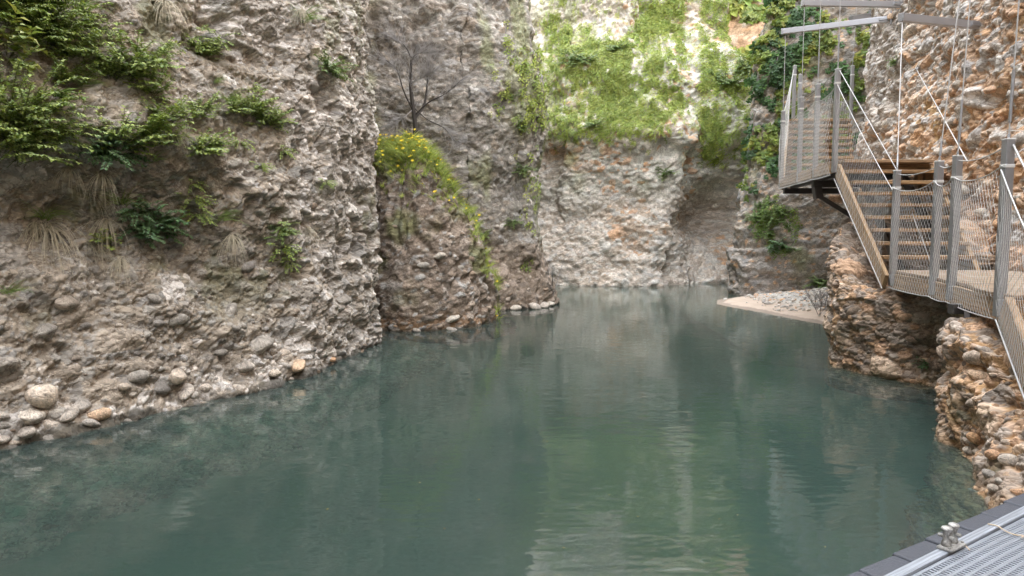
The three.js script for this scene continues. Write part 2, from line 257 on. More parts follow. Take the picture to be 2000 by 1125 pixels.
// --- cliff at the bend, half under ivy
const bend = makeCliff({
  name: 'bend_cliff', label: 'bulging cliff behind the gravel bar with ivy over its upper half', depth: 21.5, q: 1.4,
  plan: [[11.5, -31], [8.9, -27], [7.5, -24.5], [6.8, -22.6], [6.62, -21.6], [7.2, -20.85], [8.2, -20.5], [9.5, -20.1], [10.6, -19], [11.5, -17]],
  t0: -0.6, t1: 14, fine: 9.3, rough: 0.9,
  prof: (u, t) => [tab([[0, 0], [1.3, 0.12], [1.75, -0.06], [2.7, -0.2], [4, -0.5], [6.5, -0.55], [9, -1.0], [14, -4]], t), t],
  grit: 1.2, layers: LAY(511, [0.34, 0.14, 0.3], [0.17, 0.4, 0.45], [0.11, 0.7, 0.6]), cob: () => [1.0, 9],
  extra: (u, t) => -0.14 * gauss(t - 1.55 - 0.12 * vnoise(u, 0, 573), 0.05) - 0.12 * sstep(0.3, 0.6, fbm(u * 1.4, t * 1.4, 555, 3)),
  color: (u, t, x, y, hit, out) => { const g = sstep(1.9, 1.1, t); const m = mixc([0.33, 0.285, 0.235], [0.31, 0.285, 0.26], g, [0, 0, 0]); rockColor(out, hit, m, (hit.id >>> 5 & 3) ? GREY : WARM, u, t, 531); const moss = sstep(0.1, 0.5, fbm(u * 1.1, t * 0.9, 581, 3) - 0.1) * 0.5; mixc(out, [0.16, 0.18, 0.06], moss, out); },
});
const beyond = makeCliff({
  name: 'far_cliff', label: 'distant sunlit orange cliff glimpsed past the edge of the back cliff', depth: 34, q: 2,
  plan: [[6, -36], [9, -35.5], [13, -34.5], [18, -33], [24, -30]], t0: -0.6, t1: 27, fine: 14, rough: 1.5,
  prof: (u, t) => [-0.12 * t, t], layers: LAY(611, [0.6, 0.5, 0.5], [0.3, 0.7, 0.5]), cob: () => [1, 9],
  color: (u, t, x, y, hit, out) => { rockColor(out, hit, [0.36, 0.25, 0.16], WARM, u, t, 631); },
});
// --- ochre cliff that carries the walkway
const ochre = makeCliff({
  name: 'ochre_cliff', label: 'ochre and pinkish cobble cliff beside the suspended wooden walkway', depth: 11, q: 1.25,
  plan: [[14, -22], [10.4, -20.4], [8.9, -18.6], [8.15, -17.2], [7.75, -16], [7.45, -14.5], [7.25, -13], [7.05, -11.5], [6.9, -10], [6.7, -8.5], [6.35, -6.5], [6.0, -4.5], [5.9, -2], [6.3, 1], [7.2, 6], [8.2, 13]],
  t0: 0.4, t1: 19, fine: 7.2, rough: 0.8, fineLow: 0.9,
  prof: (u, t, x, z) => [tab([[0, 0.4], [2, 0.15], [3.6, 0.1], [5, -0.05], [6, -0.12], [19, -1.6]], t), t],
  layers: LAY(711, [0.5, 0.2, 0.36], [0.28, 0.42, 0.45], [0.15, 0.6, 0.52], [0.08, 0.7, 0.55]), cob: () => [0.95, 9],
  extra: (u, t) => -0.14 * sstep(0.3, 0.65, fbm(u * 1.1, t * 1.3, 755, 3)),
  color: (u, t, x, y, hit, out) => {
    const or = clamp(sstep(7.6, 6.9, x) * 0.8 + 0.5 * fbm(u * 0.6, t * 0.6, 791, 3)), yel = sstep(0.05, 0.45, fbm(u * 0.9, t * 0.8, 795, 3)) * or;
    const m = mixc(mixc([0.36, 0.3, 0.25], [0.42, 0.25, 0.135], or, [0, 0, 0]), [0.4, 0.27, 0.09], yel * 0.7, [0, 0, 0]);
    rockColor(out, hit, m, (hit.id >>> 5 & 255) / 255 < or * 0.85 ? WARM : PALE, u, t, 731);
  },
});
const lowTop = d => tab([[4.6, 0.3], [5.4, 0.55], [6.1, 0.95], [7, 1.05], [10, 1.2], [11, 1.55], [12, 2.05], [16, 2.2]], d);
const addedRear = makeCliff({  // unseen wall, added to cut the sky light coming from behind the camera
  name: 'added_rear_cliff', label: 'unseen grey cliff added behind the pontoon to cut frontal sky light', depth: 14, q: 12,
  plan: [[9.5, 9], [8.6, 13], [4, 16], [-2, 16.5], [-7.5, 15], [-9.6, 11]], t0: -1.5, t1: 19, fine: -0.2, rough: 1.5,
  prof: (u, t) => [-0.05 * t, t], layers: LAY(1611, [0.6, 0.5, 0.5]), cob: () => [1, 9],
  color: (u, t, x, y, hit, out) => { rockColor(out, hit, [0.24, 0.2, 0.16], GREY, u, t, 1631); },
});
const ledge = makeCliff({
  name: 'cobble_ledge', label: 'brown cobble ledge under the walkway, dropping straight into the water', depth: 8.4, q: 1.3,
  plan: [[9.5, -17.5], [7.4, -15], [6.2, -13.6], [5.45, -12.2], [4.85, -11], [4.68, -10.3], [4.98, -9.6], [5.4, -9.1], [5.5, -8.6], [4.95, -7.85], [4.3, -7.1], [4.02, -6.4], [3.78, -5.8], [3.52, -5.2], [3.38, -4.6], [3.75, -3.6], [4.6, -2.4], [5.2, 0], [5.8, 4], [6.6, 9]],
  t0: -2.2, t1: 5.2, fine: 2.4, rough: 0.55, fineLow: -1.2,
  prof: (u, t, x, z) => {
    const d = -z, H = lowTop(d), near = sstep(6.6, 5.2, d), e = t - (H - 0.2);
    let o = -(near * 0.55 - 0.02) * Math.max(0, Math.min(t, H)) + (t < 0 ? -t * mixn(0.03, 0.45, sstep(7.2, 5.6, d)) : 0);
    if (e > 0) { const a = Math.min(e / 0.25, 1.3); o -= 0.25 * (1 - Math.cos(a)) + Math.max(0, e - 0.3) * 1.0; return [o, H - 0.2 + 0.25 * Math.sin(a) * 0.8 + Math.max(0, e - 0.3) * 0.05]; }
    return [o, t];
  },
  layers: LAY(811, [0.34, 0.3, 0.5], [0.19, 0.65, 0.62], [0.11, 0.75, 0.68], [0.06, 0.7, 0.6]), cob: () => [0.95, 9],
  extra: (u, t) => -0.12 * sstep(0.25, 0.6, fbm(u * 1.3, t * 1.3, 855, 3)),
  color: (u, t, x, y, hit, out) => {
    const or = clamp(sstep(5.2, 4.4, x) * 0.6 * sstep(0, 0.5, y) + 0.8 * sstep(0.1, 0.5, fbm(u * 0.8, t * 0.8, 891, 3)) * sstep(-0.2, 0.6, y)), wet = sstep(0.12, 0.0, y + 0.06 * vnoise(u * 7, t * 7, 893));
    const m = mixc([0.21, 0.155, 0.11], [0.36, 0.22, 0.11], or, [0, 0, 0]);
    rockColor(out, hit, m, (hit.id >>> 5 & 255) / 255 < 0.25 + or * 0.5 ? WARM : BROWN, u, t, 831);
    mixc(out, [0.34, 0.2, 0.09], wet * 0.6, out);
    const moss = sstep(0.2, 0.5, fbm(u * 1.8, t * 2.2, 881, 3)) * 0.6 * sstep(0.7, 0.1, y) * sstep(-0.05, 0.1, y); mixc(out, [0.09, 0.1, 0.03], moss, out);
  },
});

// ---------------------------------------------------------------- river bed, gravel bar, water
{
  const bedMat = new THREE.MeshStandardMaterial({ vertexColors: true, roughness: 0.95 }), n = 150, g = new THREE.PlaneGeometry(44, 56, n, n).rotateX(-Math.PI / 2).translate(2, -1.35, -9), p = g.attributes.position, c = new Float32Array(p.count * 3);
  for (let i = 0; i < p.count; i++) { const x = p.getX(i), z = p.getZ(i), k = 1 + 0.2 * fbm(x * 1.3, z * 1.3, 905, 4); p.setY(i, -1.3 + 0.25 * fbm(x * 0.35, z * 0.35, 901, 4) + 0.5 * sstep(-14, -24, z)); c[3 * i] = 0.34 * k; c[3 * i + 1] = 0.31 * k; c[3 * i + 2] = 0.24 * k; }
  g.setAttribute('color', new THREE.BufferAttribute(c, 3)); g.computeVertexNormals();
  tag(mesh('river_bed', g, bedMat), 'silty river bed under the teal water', 'river bed', null, 'structure');
}
const barEdge = [[9.5, -12.6], [7.4, -13.6], [6.6, -14.6], [6.25, -15.8], [5.95, -17.1], [5.5, -18.6], [5.4, -19.2], [5.7, -20.2], [6.6, -21.2]];
function barHeight(x, z) { // signed distance to the bar's shore, inside to the right
  let best = 9, s = 1;
  for (let i = 1; i < barEdge.length; i++) { const [ax, az] = barEdge[i - 1], [bx, bz] = barEdge[i], dx = bx - ax, dz = bz - az, t = clamp(((x - ax) * dx + (z - az) * dz) / (dx * dx + dz * dz)), ex = x - ax - dx * t, ez = z - az - dz * t, d = Math.hypot(ex, ez); if (d < best) { best = d; s = dx * ez - dz * ex > 0 ? 1 : -1; } }
  const d = best * s; return d < 0 ? Math.max(-2.2, d * 0.4) : Math.min(0.34, d * 0.14) + 0.02 * fbm(x * 3, z * 3, 911, 3) * Math.min(1, d * 3);
}
{
  const W = 190, H = 230, g = new THREE.PlaneGeometry(8, 11, W, H).rotateX(-Math.PI / 2).translate(8.2, 0, -17), p = g.attributes.position, c = new Float32Array(p.count * 3);
  for (let i = 0; i < p.count; i++) {
    const x = p.getX(i), z = p.getZ(i), y = barHeight(x, z), peb = hf(Math.round(x * 24), Math.round(z * 24), 921), stony = sstep(0.1, 0.2, y + 0.05 * fbm(x * 2, z * 2, 925, 3));
    p.setY(i, y + stony * 0.03 * peb); const k = 1 + 0.1 * fbm(x * 4, z * 4, 923, 3), wet = y < 0.03 ? 0.6 : 1;
    c[3 * i] = wet * k * mixn(0.47, 0.3 + 0.3 * peb, stony); c[3 * i + 1] = wet * k * mixn(0.37, 0.28 + 0.28 * peb, stony); c[3 * i + 2] = wet * k * mixn(0.29, 0.25 + 0.25 * peb, stony);
  }
  g.setAttribute('color', new THREE.BufferAttribute(c, 3)); g.computeVertexNormals();
  tag(mesh('gravel_bar', g, std(rgb(1, 1, 1), 0.95, { vertexColors: true, bumpMap: grainTex, bumpScale: 0.01 })), 'pale pinkish bar of sand and gravel at the foot of the bend', 'gravel bar', null, 'structure');
}
{
  const wave = noiseTex(1024, (x, y) => { let a = 0; for (const [px, py, k, s] of [[12, 24, 0.34, 1], [22, 48, 0.28, 2], [40, 96, 0.16, 3], [80, 170, 0.06, 4], [5, 9, 0.3, 5]]) { const X = x * px, Y = y * py, xi = Math.floor(X), yi = Math.floor(Y), fx = X - xi, fy = Y - yi, u = fx * fx * fx * (fx * (fx * 6 - 15) + 10), v = fy * fy * fy * (fy * (fy * 6 - 15) + 10), m = (q, n) => ((q % n) + n) % n; a += k * mixn(mixn(hf(m(xi, px), m(yi, py), s), hf(m(xi + 1, px), m(yi, py), s), u), mixn(hf(m(xi, px), m(yi + 1, py), s), hf(m(xi + 1, px), m(yi + 1, py), s), u), v); } return a / 1.22; });
  wave.repeat.set(1 / 4.3, 1 / 4.3);
  const mat = new THREE.MeshPhysicalMaterial({ color: rgb(0.5, 0.66, 0.62), roughness: 0.0, transmission: 0.945, thickness: 1, ior: 1.33, attenuationColor: rgb(0.38, 0.58, 0.53), attenuationDistance: 0.95, bumpMap: wave, bumpScale: 0.0055 });
  const g = new THREE.PlaneGeometry(44, 56, 1, 1).rotateX(-Math.PI / 2).translate(2, 0, -9), p = g.attributes.position, uv = g.attributes.uv;
  for (let i = 0; i < p.count; i++) uv.setXY(i, p.getX(i), p.getZ(i));
  tag(mesh('water', g, mat), 'calm clear teal green pool mirroring the gorge walls', 'water', null, 'structure');
}
// ---------------------------------------------------------------- stones set in the cliffs: each a piece of its cliff
const stoneGeo = [];
for (let k = 0; k < 9; k++) {
  const g = mergeVertices(new THREE.IcosahedronGeometry(1, 2).deleteAttribute('normal').deleteAttribute('uv')), p = g.attributes.position, ex = rr(1.1, 1.5), ey = rr(0.6, 0.85), ez = rr(0.8, 1), cuts = [...Array(5)].map(() => [V(rr(-1, 1), rr(-1, 1), rr(-1, 1)).normalize(), rr(0.6, 0.85)]), v = V(0, 0, 0);
  for (let i = 0; i < p.count; i++) { v.fromBufferAttribute(p, i); for (const [n, d] of cuts) { const e = v.dot(n) - d; if (e > 0) v.addScaledVector(n, -e * 0.8); } v.multiplyScalar(1 + 0.1 * vnoise(v.x * 1.7 + k * 9, v.y * 1.7 + v.z * 1.3, 950 + k)); p.setXYZ(i, v.x * ex, v.y * ey, v.z * ez); }
  g.computeVertexNormals();
  const uv = new Float32Array(p.count * 2); for (let i = 0; i < p.count; i++) { uv[2 * i] = Math.atan2(p.getX(i), p.getZ(i)) * 0.2; uv[2 * i + 1] = p.getY(i) * 0.25; }
  g.setAttribute('uv', new THREE.BufferAttribute(uv, 2)); stoneGeo.push(g);
}
const speckle = noiseTex(256, (x, y) => { const a = 0.62 + 0.28 * pnoise(x, y, 9, 61) + 0.2 * pnoise(x, y, 34, 62) + 0.14 * pnoise(x, y, 90, 63) - 0.2; return [a, a * 0.985, a * 0.97]; }, 1, true);
const stoneMats = { GREY, PALE, WARM, BROWN };
for (const k in stoneMats) stoneMats[k] = stoneMats[k].map(c => std(rgb(c[0] * 2.5, c[1] * 2.42, c[2] * 2.3), 0.9, { map: speckle, bumpMap: grainTex, bumpScale: 0.02 }));
const pick = a => a[Math.floor(rnd() * a.length)];
function putStone(w, hitP, n, r, fam, sink = 0.35) {
  const m = mesh('stone', pick(stoneGeo), pick(stoneMats[fam]), w.mesh);
  m.position.copy(hitP).addScaledVector(n, -r * sink); m.scale.setScalar(r);
  m.rotation.set(rr(-0.35, 0.35), Math.atan2(n.x, n.z) + rr(-0.5, 0.5), rr(-0.35, 0.35)); return m;
}
function scatterStones(w, count, test, size, fam, sink) {
  const done = []; let tries = 0;
  while (done.length < count && tries++ < count * 400) {
    const i = Math.floor(rnd() * w.n), X = w.px[3 * i], Y = w.px[3 * i + 1]; if (w.px[3 * i + 2] > 60 || X < -20 || X > 2020 || Y < -20) continue;
    const y = w.pos[3 * i + 1], k = test(X, Y, y); if (rnd() > k) continue;
    const r = size(X, Y), P = V(w.pos[3 * i], y, w.pos[3 * i + 2]); if (done.some(q => q[0].distanceTo(P) < (q[1] + r) * 0.85)) continue;
    done.push([P, r]); putStone(w, P, V(w.nor[3 * i], w.nor[3 * i + 1], w.nor[3 * i + 2]), r, fam(X, Y, y), sink);
  }
  return done.length;
}
// boulders read off the photograph: picture place and half width
for (const [px, py, hw, fam] of [[515, 668, 30, 'GREY'], [92, 772, 34, 'PALE'], [66, 810, 26, 'PALE'], [135, 804, 19, 'PALE'], [165, 792, 17, 'PALE'], [272, 740, 24, 'GREY'], [246, 752, 14, 'PALE'], [312, 760, 22, 'GREY'], [354, 735, 20, 'PALE'], [200, 812, 22, 'WARM'], [183, 822, 15, 'PALE'], [352, 625, 18, 'GREY'], [357, 646, 14, 'GREY'], [455, 600, 18, 'GREY'], [405, 752, 15, 'PALE'], [383, 768, 12, 'PALE'], [8, 808, 16, 'PALE'], [12, 855, 14, 'PALE'], [54, 840, 17, 'PALE'], [466, 752, 14, 'PALE'], [480, 710, 14, 'PALE'], [587, 705, 20, 'WARM'], [543, 728, 15, 'PALE'], [645, 638, 10, 'GREY'], [675, 580, 15, 'GREY'], [487, 525, 18, 'GREY'], [290, 650, 14, 'GREY'], [135, 590, 20, 'GREY'], [305, 585, 16, 'GREY'], [437, 690, 14, 'GREY'], [170, 640, 12, 'GREY'], [95, 640, 18, 'GREY'], [600, 745, 8, 'PALE'], [655, 705, 10, 'WARM']]) {
  const h = on(shaded, px, py), d = -h.p.z; putStone(shaded, h.p, h.n, hw / F * d * (fam === 'PALE' ? 0.95 : 0.85), fam, fam === 'PALE' ? 0.05 : 0.15);
}
scatterStones(shaded, 235, (X, Y, y) => Y > 480 && y > -0.1 ? sstep(1.5, 0.2, y) : Y > 300 ? 0.04 : 0.02, (X, Y) => 0.03 + (Y > 680 ? 0.1 : 0.06) * rnd() * rnd(), (X, Y, y) => rnd() < 0.45 * sstep(0.9, 0.1, y) + 0.1 ? 'PALE' : rnd() < 0.2 ? 'BROWN' : 'GREY', 0.45);
scatterStones(mound, 130, (X, Y, y) => y > -0.05 && y < 2.6 ? sstep(2.8, 0.2, y) + 0.1 : 0, () => 0.045 + 0.08 * rnd() * rnd(), (X, Y, y) => rnd() < 0.3 ? 'GREY' : rnd() < 0.35 * sstep(0.6, 0.1, y) ? 'WARM' : 'BROWN', 0.5);
for (const [px, py, hw] of [[887, 628, 16], [886, 641, 13], [808, 645, 9], [858, 504, 14]]) { const h = on(mound, px, py); putStone(mound, h.p, h.n, hw / F * 14.2 * 0.8, 'PALE', 0.2); }
scatterStones(tall, 90, (X, Y, y) => X > 930 && y > -0.05 && y < 1.2 ? 1 : 0, () => 0.05 + 0.07 * rnd() * rnd(), () => rnd() < 0.5 ? 'GREY' : 'BROWN', 0.5);
for (const [px, py, hw] of [[1045, 601, 12], [1062, 596, 9], [1078, 594, 8], [1010, 606, 10]]) { const h = on(tall, px, py); putStone(tall, h.p.setY(0.05), h.n, hw / F * 18.6, 'PALE', -0.3); }
scatterStones(ochre, 290, (X, Y, y) => X > 1690 && Y < 560 ? 0.3 + 0.7 * sstep(1690, 1850, X) : 0, () => 0.05 + 0.11 * rnd() * rnd(), X => rnd() < 0.35 ? 'PALE' : 'WARM', 0.5);
for (const [px, py, hw] of [[1775, 55, 26], [1790, 85, 20], [1862, 170, 14], [1830, 180, 16], [1930, 250, 15], [1945, 235, 12], [1855, 240, 20], [1845, 290, 16], [1950, 300, 13], [1925, 175, 16]]) { const h = on(ochre, px, py); putStone(ochre, h.p, h.n, hw / F * -h.p.z * 0.8, px < 1880 ? 'PALE' : 'WARM', 0.35); }
scatterStones(ledge, 290, (X, Y, y) => X > 1630 && y > -0.03 && y < 1.2 ? 1 : 0, () => 0.03 + 0.06 * rnd() * rnd(), (X, Y, y) => rnd() < 0.25 + 0.3 * sstep(1700, 1900, X) ? 'WARM' : 'BROWN', 0.4);
for (const [px, py, hw, fam] of [[1972, 893, 20, 'PALE'], [1925, 924, 17, 'PALE'], [1893, 962, 11, 'PALE'], [1935, 955, 16, 'PALE'], [1945, 934, 11, 'PALE'], [1928, 1004, 10, 'WARM'], [1940, 1015, 10, 'PALE'], [1985, 960, 16, 'WARM'], [1978, 985, 18, 'PALE'], [1960, 975, 12, 'WARM'], [1895, 700, 26, 'WARM'], [1910, 730, 22, 'WARM'], [1890, 785, 16, 'WARM'], [1885, 880, 12, 'PALE']]) { const h = on(ledge, px, py); putStone(ledge, h.p, h.n, hw / F * -h.p.z * 0.85, fam, 0.3); }

// pebbles on the gravel bar
{
  const n = 2600, im = new THREE.InstancedMesh(stoneGeo[2], std(rgb(1, 1, 1), 0.9, { bumpMap: grainTex, bumpScale: 0.01 }), n), M = new THREE.Matrix4(), q = new THREE.Quaternion(); let k = 0, tries = 0;
  while (k < n && tries++ < 60000) { const x = rr(4.9, 10), z = rr(-21.4, -13), y = barHeight(x, z); if (y < 0.02 || rnd() > sstep(0.06, 0.2, y + 0.05 * fbm(x * 2, z * 2, 925, 3)) + 0.03) continue; const r = 0.02 + 0.05 * rnd() * rnd(); q.setFromEuler(new THREE.Euler(rr(-0.3, 0.3), rr(0, 6), rr(-0.3, 0.3))); im.setMatrixAt(k, M.compose(V(x, y + r * 0.3, z), q, V(r, r, r))); const c = pick(rnd() < 0.75 ? PALE : WARM), f = rr(1.1, 1.8); im.setColorAt(k, rgb(c[0] * f, c[1] * f, c[2] * f)); k++; }
  im.count = k; im.name = numbered('pebbles'); scene.add(tag(im, 'pale pebbles strewn over the gravel bar', 'pebbles', null, 'stuff'));
}

// ---------------------------------------------------------------- walkway: wood, steel, net
const woodTex = noiseTex(512, (x, y) => { const w = x + 0.02 * pnoise(x, y, 5, 71), g = 0.5 * pnoise(w, y * 0.12, 64, 72) + 0.3 * pnoise(w, y * 0.25, 150, 73) + 0.2 * pnoise(w, y, 9, 74), k = 0.62 + 0.5 * (g - 0.4); return [k, k * 0.97, k * 0.93]; }, 1, true);
const woods = [[0.74, 0.49, 0.26], [0.8, 0.54, 0.3], [0.66, 0.43, 0.23], [0.76, 0.53, 0.33]].map(c => std(rgb(...c), 0.72, { map: woodTex, bumpMap: woodTex, bumpScale: 0.003 }));
const deckWood = [[0.66, 0.50, 0.36], [0.60, 0.45, 0.33], [0.7, 0.55, 0.41]].map(c => std(rgb(...c), 0.8, { map: woodTex, bumpMap: woodTex, bumpScale: 0.003 }));
const steel = std(rgb(0.36, 0.36, 0.37), 0.42, { metalness: 0.75, bumpMap: grainTex, bumpScale: 0.002 }), darkSteel = std(rgb(0.10, 0.09, 0.085), 0.55, { metalness: 0.5 }), cord = std(rgb(0.5, 0.49, 0.48), 0.45, { metalness: 0.4 }), wire = std(rgb(0.7, 0.69, 0.67), 0.45, { metalness: 0.3 }), beamSteel = std(rgb(0.42, 0.42, 0.44), 0.45, { metalness: 0.6 });
function plank(parent, a, b, w, h, mats = woods, name = 'plank') { // board from a to b, uv along the grain
  const L = a.distanceTo(b), g = new RoundedBoxGeometry(L, h, w, 1, Math.min(0.008, h / 4)), p = g.attributes.position, uv = g.attributes.uv, o = rnd() * 7;
  for (let i = 0; i < p.count; i++) uv.setXY(i, (p.getZ(i) + p.getY(i)) * 1.2 + o, p.getX(i) * 0.5 + o);
  const xc = b.clone().sub(a).normalize(), zc = xc.clone().cross(V(0, 1, 0)).normalize(), yc = zc.clone().cross(xc);
  g.applyMatrix4(new THREE.Matrix4().makeBasis(xc, yc, zc)).translate((a.x + b.x) / 2, (a.y + b.y) / 2, (a.z + b.z) / 2);
  return mesh(name, g, pick(mats), parent);
}
function post(parent, x, y0, y1, z, w = 0.075) { // box section post with a cap and an eye bolt
  const m = mesh('post', new RoundedBoxGeometry(w, y1 - y0, w, 2, 0.008).translate(x, (y0 + y1) / 2, z), steel, parent);
  mesh('cap', merge([new RoundedBoxGeometry(w * 1.06, 0.012, w * 1.06, 1, 0.004).translate(x, y1 + 0.004, z), rod(V(x, y1, z), V(x, y1 + 0.035, z), 0.009, 8)]), wire, m); mesh('clamp', merge([new RoundedBoxGeometry(w * 1.1, 0.03, w * 1.1, 1, 0.004).translate(x, y1 - 0.22, z), rod(V(x - w * 0.75, y1 - 0.22, z), V(x + w * 0.75, y1 - 0.22, z), 0.007, 6)]), wire, m); return m;
}
// diamond wire net spread between a lower and an upper edge
function net(parent, low, high, cell = 0.08, r = 0.0019) {
  const bl = [0]; for (let i = 1; i < low.length; i++) bl.push(bl[i - 1] + (low[i].distanceTo(low[i - 1]) + high[i].distanceTo(high[i - 1])) / 2);
  const L = bl[bl.length - 1], at2 = (A, s) => { let i = 1; while (i < bl.length - 1 && bl[i] < s) i++; return A[i - 1].clone().lerp(A[i], clamp((s - bl[i - 1]) / (bl[i] - bl[i - 1]))); };
  const pt = (s, t) => { const a = at2(low, s), b = at2(high, s), q = a.lerp(b, t); const bul = 0.03 * Math.sin(t * Math.PI) * Math.sin(s * 2.1 + 1); return q.add(V(-bul, 0, 0)); };
  const H = low[0].distanceTo(high[0]), gs = [], rise = H * 0.75;
  for (const dir of [1, -1]) for (let s0 = -rise; s0 < L + rise; s0 += cell) {
    let prev = null; const n = 7;
    for (let k = 0; k <= n; k++) { const t = k / n, s = s0 + dir * (t - 0.5) * rise + rise * 0; if (s < 0 || s > L) { prev = null; continue; } const q = pt(s, t); if (prev && prev.distanceTo(q) > 1e-3) gs.push(rod(prev, q, r, 3)); prev = q; }
  }
  return mesh('safety_net', merge(gs), wire, parent);
}
const rope = (parent, pts, r = 0.006, name = 'wire_rope') => mesh(name, cable(pts, r * 0.8), cord, parent);
const sagTo = (a, b, s, n = 6) => [...Array(n + 1)].map((_, i) => a.clone().lerp(b, i / n).add(V(0, -s * 4 * (i / n) * (1 - i / n), 0)));

const DY = 1.44, LY = 3.1; // deck heights
const P1 = [5.02, -9.62], P2 = [4.80, -8.3], P3 = [4.63, -7.68], P4 = [4.19, -6.25];
const edgeX = d => tab([[6.1, 4.16], [6.25, 4.19], [7.68, 4.63], [8.3, 4.8], [9.62, 5.02], [9.8, 5.05]], d);
{ // lower deck
  const g = thing('walkway_platform', 'weathered wooden deck at the foot of the long stair, fenced with wire net', 'platform', V(0, 0, 0));
  for (let d = 6.16; d < 9.75; d += 0.146) plank(g, V(edgeX(d) + 0.02, DY - 0.02, -d), V(6.35 + 0.05 * (d - 6), DY - 0.02 + rr(-0.003, 0.003), -d - 0.04), 0.138, 0.04, deckWood);
  for (const [a, b] of [[P1, P2], [P2, P3], [P3, P4]]) plank(g, V(a[0] + 0.03, DY - 0.14, a[1]), V(b[0] + 0.03, DY - 0.14, b[1]), 0.06, 0.19, woods, 'fascia_board');
  plank(g, V(P4[0], DY - 0.14, -6.12), V(6.3, DY - 0.14, -6.12), 0.06, 0.19, woods, 'fascia_board');
  for (const x of [0.5, 1.1]) mesh('joist', bar(V(4.2 + x, DY - 0.12, -6.15), V(5.05 + x, DY - 0.12, -9.7), 0.08, 0.15), darkSteel, g);
  mesh('cross_beam', bar(V(4.4, DY - 0.25, -7.3), V(6.5, DY - 0.25, -7.4), 0.09, 0.1), darkSteel, g);
  mesh('bracket_strut', merge([bar(V(4.45, DY - 0.28, -7.1), V(4.85, DY - 0.62, -7.7), 0.06, 0.09), bar(V(4.72, DY - 0.66, -7.72), V(5.1, DY - 0.62, -7.75), 0.1, 0.12)]), darkSteel, g);
  const tops = [];
  for (const [x, z] of [P1, P2, P3, P4]) { const p = post(g, x, DY - 0.2, DY + 1.3, z); tops.push(V(x, DY + 1.3, z)); mesh('foot_plate', new RoundedBoxGeometry(0.13, 0.14, 0.02, 1, 0.004).translate(x + 0.01, DY - 0.12, z + 0.05), beamSteel, p); }
  const lows = [P1, P2, P3, P4].map(([x, z]) => V(x - 0.05, DY - 0.22, z)), T = tops.map(t => t.clone().add(V(-0.045, -0.22, 0)));
  const lo = [], hi = []; for (let i = 0; i < 3; i++) { const a = sagTo(T[i], T[i + 1], 0.07), b = sagTo(lows[i], lows[i + 1], 0.015); if (i) { a.shift(); b.shift(); } hi.push(...a); lo.push(...b); }
  net(g, lo, hi); rope(g, hi, 0.008, 'net_rope'); rope(g, lo, 0.008, 'net_rope');
  for (let i = 0; i < 3; i++) rope(g, sagTo(tops[i].clone().add(V(0, -0.04, 0)), tops[i + 1].clone().add(V(0, -0.04, 0)), 0.05), 0.007, 'handrail_cable');
  rope(g, [V(6.6, 3.3, -9.9), V(5.4, 2.95, -7.6), tops[3].clone().add(V(0.03, -0.15, 0))].slice(0, 3), 0.007, 'stay_cable');
}
{ // long stair
  const g = thing('staircase', 'open wooden stair of nine treads climbing from the lower deck', 'staircase'), n = 9, A = V(4.98, DY, -9.75), B = V(5.36, LY, -12.05), W0 = 1.2, W1 = 1.46;
  for (let i = 1; i <= n; i++) { const t = i / n, l = A.clone().lerp(B, t), w = mixn(W0, W1, t); plank(g, V(l.x, l.y - 0.025, l.z), V(l.x + w, l.y - 0.025, l.z), 0.29, 0.05, woods, 'tread'); for (const f of [0.05, w - 0.05, ...(i > 6 ? [w - 0.18] : [])]) mesh('tread_block', bar(V(l.x + f, l.y - 0.05, l.z - 0.12), V(l.x + f, l.y - 0.2, l.z - 0.12), 0.09, 0.1, 0.004), pick(woods), g); }
  for (const side of [0, 1]) { const a = A.clone().add(V(side ? W0 : -0.04, -0.16, 0.1)), b = B.clone().add(V(side ? W1 : -0.04, -0.16, 0)); plank(g, a, b, 0.055, 0.24, woods, 'stringer'); }
  for (const f of [0.35, 1.05]) mesh('carriage', bar(A.clone().add(V(f, -0.3, 0)), B.clone().add(V(f, -0.3, 0)), 0.06, 0.16), darkSteel, g);
  const lo = sagTo(B.clone().add(V(-0.1, -0.3, 0)), A.clone().add(V(-0.08, -0.24, 0.1)), 0), hi = sagTo(V(5.24, LY + 1.2, -12), V(P1[0] - 0.05, DY + 1.05, P1[1]), 0.04);
  net(g, lo, hi, 0.12, 0.0019); rope(g, lo, 0.009, 'net_rope'); rope(g, hi, 0.008, 'net_rope');
  rope(g, [V(5.27, LY + 1.42, -12), V(P1[0] + 0.02, DY + 1.27, P1[1])], 0.008, 'handrail_cable');
  rope(g, [V(5.2, DY + 0.75, -9.55), V(5.32, DY + 0.02, -9.2)], 0.007, 'stay_cable');
}
const Q = [[5.26, -12.05], [5.46, -13.3], [5.68, -14.6], [5.95, -16.3]], lx = d => tab([[12.05, 5.26], [13.3, 5.46], [14.6, 5.68], [16.3, 5.95]], d);
